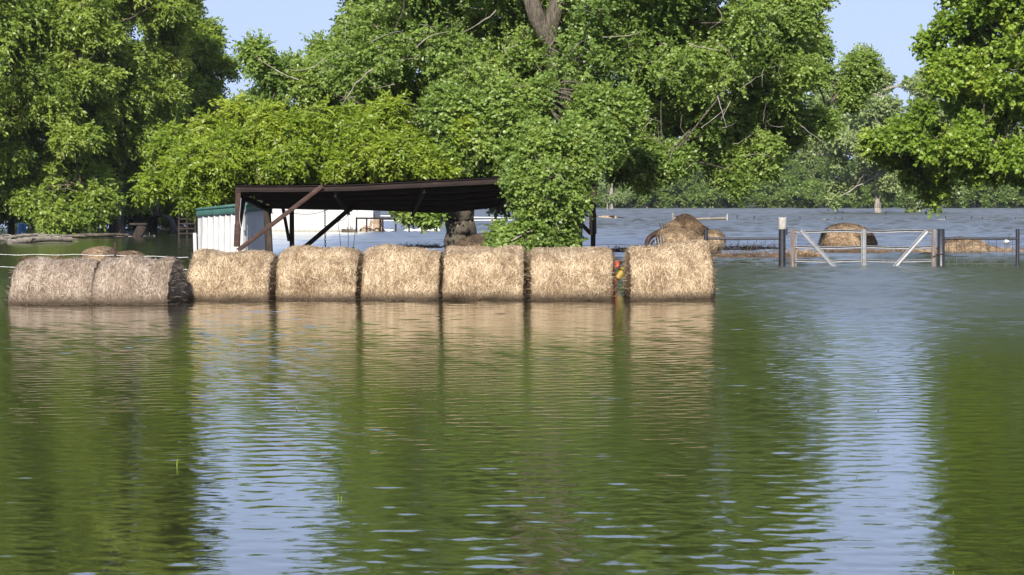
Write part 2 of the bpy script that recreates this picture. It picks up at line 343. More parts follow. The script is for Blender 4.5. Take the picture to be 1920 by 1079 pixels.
# ------------------------------------------------------------------ foliage
def unit(a): return a / (np.linalg.norm(a, axis=-1, keepdims=True) + 1e-9)
def leaf_quads(mb, p, d, nrm, L, Wd, tint):
    sdir = unit(np.cross(d, nrm)); nn = np.cross(sdir, d)
    k = len(p)
    V = np.empty((k, 4, 3))
    V[:, 0] = p; V[:, 1] = p + d*(L*.42)[:, None] + sdir*(Wd*.5)[:, None] - nn*(Wd*.12)[:, None]
    V[:, 2] = p + d*L[:, None] - nn*(L*.12)[:, None]; V[:, 3] = p + d*(L*.42)[:, None] - sdir*(Wd*.5)[:, None] - nn*(Wd*.12)[:, None]
    mb.add(V.reshape(-1, 3), np.arange(4*k).reshape(k, 4), np.repeat(tint, 4))
def poly_in(poly, x, y):
    ins = False; j = len(poly)-1
    for i in range(len(poly)):
        xi, yi = poly[i]; xj, yj = poly[j]
        if (yi > y) != (yj > y) and x < (xj-xi)*(y-yi)/(yj-yi)+xi: ins = not ins
        j = i
    return ins
def fill_blobs(poly, D0, depth, rm, count, rng, minsep=.9, rvar=(.75, 1.25), inset=True, stray=.22):
    """blob centres (m) through a crown whose outline seen from the lake is poly (photo px at D0)"""
    xs = [p[0] for p in poly]; ys = [p[1] for p in poly]; out = []; tries = 0
    s = F / D0
    def edge(x, y):
        best = 1e9
        for (x1, y1), (x2, y2) in zip(poly, poly[1:]+poly[:1]):
            dx, dy = x2-x1, y2-y1; t = max(0, min(1, ((x-x1)*dx+(y-y1)*dy)/(dx*dx+dy*dy+1e-9)))
            best = min(best, math.hypot(x-x1-t*dx, y-y1-t*dy))
        return best / s
    while len(out) < count and tries < count*60:
        tries += 1
        x = rng.uniform(min(xs), max(xs)); y = rng.uniform(min(ys), max(ys))
        if not poly_in(poly, x, y): continue
        e = edge(x, y); r = rm*rng.uniform(*rvar)
        r = min(r, max(e*.78, rm*.36))
        if inset and e < r*.7: 
            if rng.random() < .75: continue
        dz = depth*min(1., (e/(rm*2.2))**.6 + .15)
        D = D0 + rng.uniform(-1, 1)*dz
        c = P(x, y, D0); c = Vector((c.x, D, c.z))
        if all((c-o[0]).length > minsep*.5*(r+o[1]) for o in out): out.append((c, r))
    for k in range(int(len(out)*stray)):        # ragged sprays past the outline
        i = int(rng.integers(len(poly))); (x1, y1), (x2, y2) = poly[i], poly[(i+1) % len(poly)]; t = rng.random()
        x, y = x1+(x2-x1)*t+rng.normal(0, .35)*rm*s, y1+(y2-y1)*t+rng.normal(0, .3)*rm*s
        c = P(x, y, D0); out.append((Vector((c.x, D0+rng.uniform(-.5, .5)*depth, c.z)), rm*rng.uniform(.22, .42)))
    return out
def foliage(blobs, mb, tw, rng, subs=7, shoots=16, leaves=10, shoot=.5, L=.13, Wd=.06, droop=.35, up=.5, tbias=0., tvar=.22, twigs=.25, subr=.42, twr=.006):
    subc = []
    for c, r in blobs:
        c = np.array(c); k = max(3, int(subs*rng.uniform(.8, 1.2)))
        dirs = unit(rng.normal(size=(k, 3))); rad = r*(1-subr)*rng.uniform(.45, 1.15, k)
        sc_ = c + dirs*rad[:, None]*np.array((1, 1, .85)); sr = r*subr*rng.uniform(.7, 1.35, k)
        btint = rng.normal(0, .10)
        for j in range(k):
            subc.append((c, sc_[j], sr[j])); ns = int(shoots*rng.uniform(.7, 1.3))
            dd = unit(rng.normal(size=(ns, 3)) + np.array((0, 0, .25)))
            p0 = sc_[j] + dd*(sr[j]*rng.uniform(.1, .95, ns))[:, None]
            sd = unit(dd*.7 + rng.normal(size=(ns, 3))*.45 + np.array((0, 0, -droop)))
            sl = shoot*rng.uniform(.6, 1.3, ns)
            st = btint + rng.normal(0, .09, ns)
            nl = leaves
            t = (np.arange(nl)+.5)/nl
            tt = np.broadcast_to(t, (ns, nl)); 
            pos = p0[:, None, :] + sd[:, None, :]*(sl[:, None]*tt)[..., None] + np.array((0, 0, -1))*(droop*.5*sl[:, None]*tt**2)[..., None]
            side = unit(np.cross(sd, np.array((0, 0, 1.))) + rng.normal(size=(ns, 3))*.2)
            sg = np.where(np.arange(nl) % 2 == 0, 1., -1.)
            ld = unit(sd[:, None, :]*.55 + side[:, None, :]*sg[None, :, None]*.8 + rng.normal(size=(ns, nl, 3))*.35 + np.array((0, 0, -droop*.5)))
            nm = unit(rng.normal(size=(ns, nl, 3))*.75 + np.array((-.12, -.62, up)))
            k2 = ns*nl
            leaf_quads(mb, pos.reshape(-1, 3), ld.reshape(-1, 3), nm.reshape(-1, 3), L*rng.uniform(.7, 1.25, k2), Wd*rng.uniform(.75, 1.25, k2),
                       np.clip(.45 + tbias + np.repeat(st, nl) + rng.normal(0, tvar*.6, k2), 0, 1))
            if tw is not None:
                for q in range(ns):
                    if rng.random() < twigs:
                        a = p0[q]; e = pos[q, -1]; mid = (a+e)/2 + rng.normal(size=3)*.04
                        tw.tube([sc_[j], (sc_[j]+a)/2 + rng.normal(size=3)*.05, a, mid, e], [twr*1.8, twr*1.6, twr*1.3, twr, twr*.6], 3, False)
    return subc
def limb_path(a, b, n, rng, wob=.08, lift=.12):
    a = np.array(a); b = np.array(b); l = np.linalg.norm(b-a); out = []
    o1 = rng.normal(size=3)*wob*l
    for i in range(n+1):
        t = i/n
        p = a*(1-t)+b*t + o1*math.sin(t*math.pi) + rng.normal(size=3)*wob*.12*l*(1 if 0 < i < n else 0) + np.array((0, 0, lift*l*math.sin(t*math.pi)))
        out.append(p)
    return out
def flare(path, r0, r1, n, fl=.35):
    return [r0 + (r1-r0)*(i/(n-1))**.8 + (r0*fl*math.exp(-i*1.1)) for i in range(n)]

def grow_tree(name, trunk, tr, blobs, leafmat, barkmat, label, cat='tree', group=None, seed=0, limb_r=.10, twigmat=None, fk={}, hubs=2, extra=None):
    """trunk: points from the ground up; every blob is carried by a limb from the trunk"""
    rng = np.random.default_rng(seed)
    base = Vector(trunk[0]); root = empty(name, (base.x, base.y, 0), label, cat, group)
    tb = MB(); tp = [np.array(p, float) for p in trunk]
    # resample trunk
    pts = []; 
    for i in range(len(tp)-1):
        for k in range(4): pts.append(tp[i]*(1-k/4) + tp[i+1]*(k/4))
    pts.append(tp[-1]); pts = np.array(pts); pts[1:-1, :2] += rng.normal(size=(len(pts)-2, 2))*tr*.10
    fine = []; rf_ = flare(pts, tr, tr*.28, len(pts)); fr_ = []
    for i in range(len(pts)-1):
        kk = max(1, int(np.linalg.norm(pts[i+1]-pts[i])/(.12 if tr > .3 else .3)))
        for k in range(kk): fine.append(pts[i]*(1-k/kk)+pts[i+1]*(k/kk)); fr_.append(rf_[i]*(1-k/kk)+rf_[i+1]*(k/kk))
    fine.append(pts[-1]); fr_.append(rf_[-1]); fine = np.array(fine); ns = 56 if tr > .3 else 14
    before = tb.n; tb.tube(fine, fr_, ns, True, .012, rng=rng)
    V = tb.v[0]; an = np.tile(np.arange(ns)/ns*2*np.pi, len(fine)); zz = np.repeat(np.arange(len(fine))*.12, ns); cen = np.repeat(fine, ns, 0)
    rdg = sum(a_*np.sin(an*k_+ph_+1.1*np.sin(zz*w_+ph_)) for a_, k_, ph_, w_ in ((.035, 3, .3, .5), (.03, 5, 1., .8), (.022, 11, 2., 1.9), (.022, 17, 4., 2.7), (.014, 26, 1.3, 4.1)))
    tb.v[0] = cen + (V-cen)*(1+rdg)[:, None]
    crown = MB(); tw = MB()
    cs = np.array([tuple(c) for c, r in blobs]); nh = max(3, int(len(cs)**.5*1.15)); hub = [int(rng.integers(len(cs)))]
    while len(hub) < min(nh, len(cs)):
        dm = np.min(np.linalg.norm(cs[:, None]-cs[hub][None], axis=2), axis=1); hub.append(int(np.argmax(dm)))
    ends = []
    for hi in hub:
        c_ = cs[hi]; cand = [i for i in range(len(pts)) if pts[i, 2] < c_[2]-.3 and i > len(pts)*.5] or [int(len(pts)*.5)]
        i = min(cand, key=lambda q: np.linalg.norm(pts[q]-c_) + rng.uniform(0, .8))
        l = np.linalg.norm(pts[i]-c_); n = max(4, int(l/1.)+2); pth = np.array(limb_path(pts[i], c_, n, rng, .12, .05))
        r0 = min(tr*.45, limb_r*(.35+.07*l)); tb.tube(pth, np.linspace(r0, r0*.28, n+1), 8, False, .08, rng=rng); ends.append(pth)
    allp = np.concatenate([e[1:] for e in ends])
    for c_ in cs:
        i = int(np.argmin(np.linalg.norm(allp-c_, axis=1) + np.maximum(0, allp[:, 2]-c_[2])*.5)); l = np.linalg.norm(allp[i]-c_)
        if l > .15: tb.tube(limb_path(allp[i], c_, 4, rng, .12, .05), np.linspace(limb_r*.30, limb_r*.12, 5), 5, False, .08, rng=rng)
    twr0 = fk.get('twr', .006)*3
    subs = foliage(blobs, crown, tw, rng, **fk)
    for c, sc_, sr in subs:
        if rng.random() < .6: tw.tube(limb_path(c, sc_, 3, rng, .12, 0), [twr0, twr0*.8, twr0*.6, twr0*.4], 4, False)
    if extra: extra(tb, tw, rng)
    tb.build('trunk', barkmat, root, True)
    crown.join(tw, 1); crown.build('crown', (leafmat, twigmat or barkmat), root)
    return root
def copy_tree(o, loc, rz, scale, label=None):
    r = o.copy(); C.objects.link(r); r.location = loc; r.rotation_euler = (0, 0, rz); r.scale = scale
    if label: r['label'] = label
    for ch in o.children:
        c = ch.copy(); C.objects.link(c); c.parent = r
    return r

# ---- the great central tree
Dc = 80.0
rg = np.random.default_rng(3)
poly_c = [(720, -190), (880, -250), (990, -200), (1120, -270), (1300, -240), (1430, -170), (1490, -80), (1480, 0), (1525, 90), (1535, 200), (1505, 240), (1460, 275), (1400, 290), (1330, 280), (1250, 295),
          (1180, 290), (1110, 290), (1100, 335), (1000, 345), (950, 340), (900, 318), (820, 312), (700, 280), (560, 265), (500, 240), (462, 200), (465, 140), (520, 115), (600, 105), (632, 40), (612, -60), (640, -150)]
bl = fill_blobs(poly_c, Dc, 5.5, 1.55, 240, rg, .72)
# hanging curtain over the right end of the shelter, and the long right-hand limb
bl2 = fill_blobs([(980, 345), (975, 290), (1000, 235), (1045, 265), (1085, 240), (1092, 300), (1088, 350), (1074, 385), (1062, 420), (1052, 462), (1000, 468), (945, 466), (950, 445), (985, 425), (1005, 400), (985, 370)], 53.0, .9, .34, 105, rg, .62, rvar=(.45, 1.35), inset=False, stray=.75)
bl3 = fill_blobs([(1500, 80), (1560, 75), (1640, 95), (1655, 130), (1640, 180), (1600, 190), (1540, 150), (1500, 160)], 87, 1.0, .50, 10, rg, .7, stray=.1)
bl3 += fill_blobs([(1440, -40), (1520, -30), (1540, 30), (1500, 60), (1450, 20)], 78, 1.0, .6, 8, rg, .7)
bl4 = fill_blobs([(1175, 280), (1280, 270), (1300, 310), (1250, 340), (1205, 335)], 76, 1.2, .62, 9, rg, .7)
bl4 += fill_blobs([(1345, 275), (1450, 265), (1440, 310), (1390, 345), (1350, 330)], 78, 1.2, .62, 10, rg, .7)
bl4 += fill_blobs([(745, 382), (815, 382), (808, 390), (785, 404), (758, 396)], 72, .4, .15, 4, rg, .6, inset=False, stray=0)
bl4 += fill_blobs([(840, 190), (1000, 170), (1010, 325), (905, 320), (840, 300)], 72.5, .9, .85, 26, rg, .62, inset=False)
bl4 += fill_blobs([(1085, 180), (1185, 180), (1170, 270), (1120, 300), (1085, 310)], 72.5, .9, .70, 18, rg, .62, inset=False)
def dead(tb, tw, rng):
    for (x1, y1, x2, y2, D, r) in [(560, 150, 480, 105, 75.5, .035), (610, 110, 540, 130, 75, .03), (700, 130, 640, 200, 74, .05), (1290, 82, 1350, 95, 74, .035), (1345, 180, 1362, 240, 74.2, .03),
                                   (1315, 240, 1360, 205, 74, .03), (1500, 235, 1545, 268, 76, .03), (1130, 70, 1200, 60, 74, .03),
                                   (1370, 190, 1352, 225, 73.8, .03), (780, 90, 840, 60, 74.5, .04), (930, 20, 870, 60, 74.5, .04)]:
        tw.tube(limb_path(P(x1, y1, D), P(x2, y2, D), 6, rng, .07, 0), np.linspace(r*.6, r*.25, 7), 5, True)
    for k in range(90):
        x = rng.uniform(640, 1480); y = rng.uniform(10, 330); D = rng.uniform(73.8, 76); l = rng.uniform(20, 65); a = rng.uniform(0, 6.28)
        tw.tube(limb_path(P(x, y, D), P(x+l*math.cos(a), y+l*math.sin(a)*.8, D-.3), 5, rng, .12, 0), np.linspace(.012, .004, 6), 4, False)
    # the high fork
    tb.tube([P(1043, 175, 76), P(1035, 110, 75.6), P(1030, 55, 75.3), P(1048, 0, 75.2), P(1060, -70, 75.5), P(1080, -200, 77)], [.16, .23, .27, .25, .2, .1], 12, True, .08, rng=rng)
    tb.tube([P(1025, 70, 75.4), P(1005, 30, 75.2), P(990, -20, 75.2), P(965, -90, 76), P(930, -210, 77)], [.26, .27, .25, .2, .1], 12, True, .08, rng=rng)
c0 = P(862, 480, Dc)
trunk_c = [(c0.x, Dc, -1.2), (c0.x, Dc, .3), tuple(P(862, 400, Dc)), tuple(P(868, 320, Dc)), tuple(P(900, 250, Dc-.5)), tuple(P(960, 150, Dc-1)), tuple(P(1010, 40, Dc-2)), tuple(P(1030, -90, Dc)), tuple(P(1020, -200, Dc+1))]
FK_C = dict(subs=11, shoots=27, subr=.47, leaves=12, shoot=.5, L=.122, Wd=.082, droop=.25, up=.45, twigs=.10)
tree_c = grow_tree('pecan_tree', trunk_c, .60, bl+bl3+bl4, 'leaf_vine', 'bark', 'huge spreading tree with a thick grey trunk standing behind the row of hay bales', seed=5, limb_r=.12, twigmat='pale_bark', fk=FK_C, extra=dead)
# low vine-covered tree beside the shelter
v0 = P(1020, 470, 53)
grow_tree('shrubby_tree', [(v0.x, 53, -1.2), (v0.x, 53, .3), tuple(P(1035, 420, 53)), tuple(P(1050, 350, 53)), tuple(P(1060, 290, 53.5))], .14, bl2, 'leaf_vine', 'pale_bark',
          'leafy curtain of small leaves hanging over the right end of the rusty shelter', seed=8, limb_r=.05, twigmat='pale_bark', fk=dict(FK_C, subs=6, shoots=12, leaves=10, shoot=.27, L=.085, Wd=.062, twigs=.2))

# ---- bright young tree behind the sheds
Dy = 73.0
poly_y = [(300, 300), (340, 255), (430, 240), (520, 225), (600, 210), (700, 205), (790, 240), (850, 300), (845, 318), (700, 325), (560, 335), (470, 335), (440, 350), (400, 365), (350, 370), (330, 340), (285, 335)]
bly = fill_blobs(poly_y, Dy, 3.2, 1.1, 115, rg, .7, stray=.12)
y0 = P(478, 480, Dy+2)
grow_tree('ash_tree', [(y0.x, Dy+2, -1.2), (y0.x, Dy+2, .4), tuple(P(478, 400, Dy+2)), tuple(P(500, 350, Dy+1.5)), tuple(P(560, 270, Dy+1))], .22, bly, 'leaf_bright', 'pale_bark',
          'low bright yellow-green tree spreading above the green-trimmed shed and rusty roof', seed=21, limb_r=.10, twigmat='pale_bark',
          fk=dict(subs=8, shoots=22, leaves=12, shoot=.5, L=.15, Wd=.06, droop=.45, up=.6, twigs=.14, tbias=.05))

# ---- right-hand tree
Dr = 82.0
poly_r = [(1775, -420), (2150, -420), (2200, 300), (2080, 330), (1960, 325), (1905, 300), (1860, 280), (1810, 300), (1770, 325), (1722, 320), (1708, 280), (1678, 250), (1690, 232), (1750, 200), (1790, 160),
          (1755, 125), (1750, 75), (1800, 45), (1775, -30), (1740, -200)]
blr = fill_blobs(poly_r, Dr, 4.0, 1.3, 210, rg, .66)
r0 = P(2090, 480, Dr)
grow_tree('poplar_tree', [(r0.x, Dr, -1.2), (r0.x, Dr, .5), tuple(P(2085, 330, Dr)), tuple(P(2060, 150, Dr)), tuple(P(2020, -60, Dr)), tuple(P(1980, -300, Dr))], .45, blr, 'leaf_right', 'bark',
          'broad-leaved tree reaching into the picture from the right edge', seed=31, limb_r=.08, twigmat='pale_bark',
          fk=dict(subs=8, shoots=22, leaves=11, shoot=.45, L=.14, Wd=.12, droop=.2, up=.5, twigs=.10, tbias=.02))

# ---- left grove
grove = [
    # name, label, polygon, D, depth, rm, count, trunk x, mat, seed, tbias
    ('elm_tree', 'tall leafy tree filling the left edge, drooping branches low over the logs', [(-260, -300), (120, -320), (170, -60), (180, 120), (195, 300), (190, 385), (120, 395), (40, 372), (-60, 390), (-260, 380)], 112, 5.5, 2.1, 150, -40, 'leaf_left', 41, 0.),
    ('elm_tree', 'tall light green tree of the left grove with bare twigs near its top', [(90, -330), (330, -330), (370, -120), (350, 40), (300, 200), (270, 330), (180, 365), (120, 250), (80, 60)], 117, 5.5, 2.1, 130, 215, 'leaf_left', 42, .02),
    ('elm_tree', 'yellowish-green tree at the right end of the left grove beside the sky gap', [(300, -200), (350, -150), (362, 10), (400, 60), (415, 105), (405, 160), (415, 240), (405, 300), (370, 350), (300, 360), (250, 250), (280, 60)], 134, 4.5, 2.0, 110, 360, 'leaf_olive', 43, 0.),
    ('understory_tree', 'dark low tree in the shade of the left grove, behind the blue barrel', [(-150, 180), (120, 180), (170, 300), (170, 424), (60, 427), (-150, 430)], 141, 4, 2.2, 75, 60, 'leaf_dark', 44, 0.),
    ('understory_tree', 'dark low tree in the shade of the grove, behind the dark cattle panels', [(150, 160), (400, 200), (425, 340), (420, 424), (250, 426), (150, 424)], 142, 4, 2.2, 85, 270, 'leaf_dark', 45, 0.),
]
for nm, lab, poly, D, dep, rm, cnt, tx, mat, sd, tbs in grove:
    rg2 = np.random.default_rng(sd)
    b_ = fill_blobs(poly, D, dep, rm, cnt, rg2, .66)
    x0 = XW(tx, D); top = max(c.z for c, r in b_); cx = XW(sum(p[0] for p in poly)/len(poly), D)
    tk = [(x0, D+1, -1.2), (x0, D+1, .6), (x0*.97+cx*.03, D+1, top*.25), (x0*.8+cx*.2, D+.5, top*.5), (x0*.6+cx*.4, D, top*.75), (cx, D, top*.95)]
    big = nm == 'elm_tree'
    grow_tree(nm, tk, .36 if big else .2, b_, mat, 'dark_bark', lab, group='trees of the left grove', seed=sd+100, limb_r=.13, twigmat='pale_bark',
              fk=dict(subs=8 if big else 6, shoots=25 if big else 13, leaves=12, shoot=.68, L=.21, Wd=.10, droop=.5, up=.55, twigs=.05, tbias=tbs, twr=.009))

# the dead top twigs against the sky and slim stems under the grove
for k, (px, py, hgt, r, D) in enumerate([(22, 442, 3.4, .16, 116), (135, 441, 2.8, .12, 118), (208, 439, 3.0, .09, 119), (178, 440, 2.6, .07, 122), (288, 437, 3.0, .16, 123)]):
    x = XW(px, D); t = MB(); rr = np.random.default_rng(60+k); lean = rr.uniform(-.25, .25)
    t.tube([(x, D, -1), (x+lean*.2, D, .6), (x+lean*.6, D, 1.6), (x+lean, D, hgt), (x+lean*1.6, D, hgt+2.2)], [r*1.4, r*1.1, r, r*.9, r*.6], 10, True, .08, rng=rr)
    labs = ['thick dark trunk at the far left edge under the grove', 'leaning grey trunk in the grove shade above the floating pale log', 'slim dark stem just left of the cattle panels', 'thin crooked stem between the grey trunk and the cattle panels', 'dark trunk beside the round culvert in the grove shade']
    tag(t.build('bare_trunk', 'dark_bark', smooth=True, origin=(x, D, 0)), labs[k], 'tree trunk', 'bare trunks under the left grove')

# ---- mid-distance grey-green tree standing in the open water
Dm = DW(400.5)
poly_m = [(1525, 190), (1560, 150), (1620, 130), (1690, 145), (1750, 150), (1770, 200), (1790, 270), (1780, 340), (1790, 372), (1700, 388), (1640, 375), (1560, 372), (1540, 330), (1500, 300), (1515, 240)]
blm = fill_blobs(poly_m, Dm, 6, 1.9, 75, rg, .8)
m0 = XW(1646, Dm)
grow_tree('willow_tree', [(m0, Dm, -1.2), (m0, Dm, .6), tuple(P(1646, 350, Dm)), tuple(P(1650, 290, Dm)), tuple(P(1645, 220, Dm)), tuple(P(1655, 170, Dm))], .5, blm, 'leaf_grey', 'pale_bark',
          'lone grey-green tree standing in open water beyond the metal gate', seed=51, limb_r=.2, twigmat='pale_bark',
          fk=dict(subs=8, shoots=14, leaves=9, shoot=.7, L=.36, Wd=.22, droop=.3, up=.5, twigs=.03, twr=.02, tbias=.05))

# ---- far shore: four kinds, copied along the shore
def far_proto(seed, w_, h_, base, mat, n, rm, bark, tall=True):
    rr = np.random.default_rng(seed)
    D = 430.0; s = F/D
    out = []
    for i in range(n):
        for _ in range(30):
            z = rr.uniform(base, h_); q = (z-base)/(h_-base)
            wd = w_*(.75+.45*math.sin(min(q*1.5, 1.)*math.pi*.75))*(1-q**3*.6)
            a = rr.uniform(0, 6.28); rad = wd*math.sqrt(rr.random())
            c = Vector((rad*math.cos(a), rad*math.sin(a), z)); r = rm*rr.uniform(.7, 1.25)
            if all((c-o[0]).length > .42*(r+o[1]) for o in out): out.append((c, r)); break
    return out, mat, bark, h_
protos = {}
kinds = {'tall': ('far_shore_tree', far_proto(71, 4.2, 20, 3.5, 'leaf_far', 60, 1.7, 'pale_bark')),
         'pale': ('far_shore_tree', far_proto(72, 4.0, 17, 2.5, 'leaf_grey', 52, 1.7, 'pale_bark')),
         'bright': ('far_shore_tree', far_proto(73, 3.6, 11, 1.2, 'leaf_farb', 40, 1.5, 'dark_bark')),
         'bush': ('shore_bush', far_proto(74, 3.2, 4.4, .4, 'leaf_farb', 22, 1.15, 'dark_bark')),
         'darkbush': ('shore_bush', far_proto(75, 3.2, 5.2, .4, 'leaf_far', 24, 1.2, 'dark_bark'))}
anchors = [(590, 'left of the white barn'), (640, 'behind the white barn'), (720, 'just right of the white barn'), (775, 'above the white plastic floats'), (840, 'behind the thick central trunk'), (915, 'just right of the thick central trunk'),
           (1000, 'behind the leafy curtain'), (1060, 'behind the right part of the leafy curtain'), (1130, 'beside the pale dead snag'), (1175, 'right of the pale dead snag'), (1215, 'above the tilted feeder ring'), (1262, 'above the old stumps'), (1310, 'above the brown bale heap'), (1362, 'above the greenish stake'),
           (1405, 'between the greenish stake and the white-capped post'), (1467, 'straight above the white-capped post'), (1505, 'above the left end of the metal gate'), (1550, 'above the left diagonal of the gate'), (1590, 'above the bale behind the gate'), (1619, 'above the middle upright of the gate'),
           (1660, 'behind the lone grey-green tree'), (1710, 'above the right diagonal of the gate'), (1764, 'above the right black gate post'), (1800, 'above the haystack right of the gate'), (1850, 'left of the white egret'), (1889, 'above the white egret'), (1915, 'at the right edge of the picture'), (1990, 'just beyond the right edge')]
def near_anchor(px): return min(anchors, key=lambda a: abs(a[0]-px))[1]
kname = {'tall': 'tall green', 'pale': 'pale grey-green', 'bright': 'fresh green rounded', 'bush': 'low bright green', 'darkbush': 'low dark green'}
used = set(); rf = np.random.default_rng(77)
plan = []
for i, px in enumerate(np.arange(560, 2140, 62)): plan.append(('tall' if i % 3 else 'pale', px+rf.uniform(-8, 8), 452+rf.uniform(-6, 10), rf.uniform(.92, 1.12), 'back'))
for i, px in enumerate(np.arange(1110, 2140, 52)): plan.append(('bright' if i % 2 else ('tall' if i % 4 == 0 else 'pale'), px+rf.uniform(-9, 9), 436+rf.uniform(-4, 4), rf.uniform(.72, 1.02) if i % 2 else rf.uniform(.62, .8), 'middle'))
for i, px in enumerate(np.arange(620, 2100, 46)): plan.append(('bush' if i % 2 else 'darkbush', px+rf.uniform(-9, 9), 425+rf.uniform(-2, 2), rf.uniform(.75, 1.15), 'front'))
for kd, px, D, scl, row in plan:
    nm, (b_, mat, bark, h_) = kinds[kd]
    x = XW(px, D); rz = rf.uniform(0, 6.28)
    lab = '%s far-shore %s, %s row, %s' % (kname[kd], 'bush' if nm == 'shore_bush' else 'tree', row, near_anchor(px))
    if lab in used:
        for ex in ('taller twin', 'wider twin', 'right twin'):
            if lab + ', ' + ex not in used: lab = lab + ', ' + ex; break
    used.add(lab)
    grp = 'bushes along the far shore' if nm == 'shore_bush' else 'trees along the far shore'
    if kd not in protos:
        hh = h_
        t = grow_tree(nm, [(0, 0, -1), (0, 0, .6), (.1, .1, hh*.3), (-.1, .1, hh*.6), (.1, 0, hh*.88)], .26 if hh > 8 else .1, b_, mat, bark, lab, 'bush' if nm == 'shore_bush' else 'tree', grp, seed=90+len(protos), limb_r=.14, twigmat='pale_bark',
                      fk=dict(subs=6, shoots=12, leaves=8, shoot=.6, L=.42, Wd=.26, droop=.25, up=.5, twigs=.03, twr=.025))
        protos[kd] = t; t.location = (x, D, 0); t.rotation_euler = (0, 0, rz); t.scale = (scl*1.05, scl*1.05, scl)
    else:
        copy_tree(protos[kd], (x, D, 0), rz, (scl*rf.uniform(.95, 1.2), scl*rf.uniform(.95, 1.2), scl), lab)

# pale dead snag with thin shoots, out in the water at the far side
Ds = DW(393.5)
def snag():
    rr = np.random.default_rng(5); t = MB(); lf = MB(); x = XW(1147, Ds); root = empty('dead_snag', (x, Ds, 0), 'pale bare snag with thin grey-green shoots standing far out in the water', 'tree')
    t.tube([(x, Ds, -1), (x-.1, Ds, 2), (x+.05, Ds, 4), (x-.1, Ds, 6.2)], [.36, .28, .24, .12], 8, True, .08)
    x2 = XW(1139, Ds); t.tube([(x2, Ds, -1), (x2, Ds, 1.6)], [.16, .12], 8, True, .05)
    bs = []
    for i in range(14):
        a = rr.uniform(0, 6.28); e = np.array((x+math.cos(a)*rr.uniform(.8, 3), Ds+math.sin(a)*rr.uniform(.8, 3), rr.uniform(1.2, 4.6)))
        t.tube(limb_path((x, Ds, rr.uniform(.6, 2)), e, 4, rr, .06, .08), np.linspace(.06, .02, 5), 4, False); bs.append((Vector(e), .8))
    foliage(bs, lf, None, rr, subs=5, shoots=7, leaves=6, shoot=.6, L=.32, Wd=.16)
    t.build('trunk', 'pale_bark', root, True); lf.build('crown', 'leaf_grey', root)
snag()

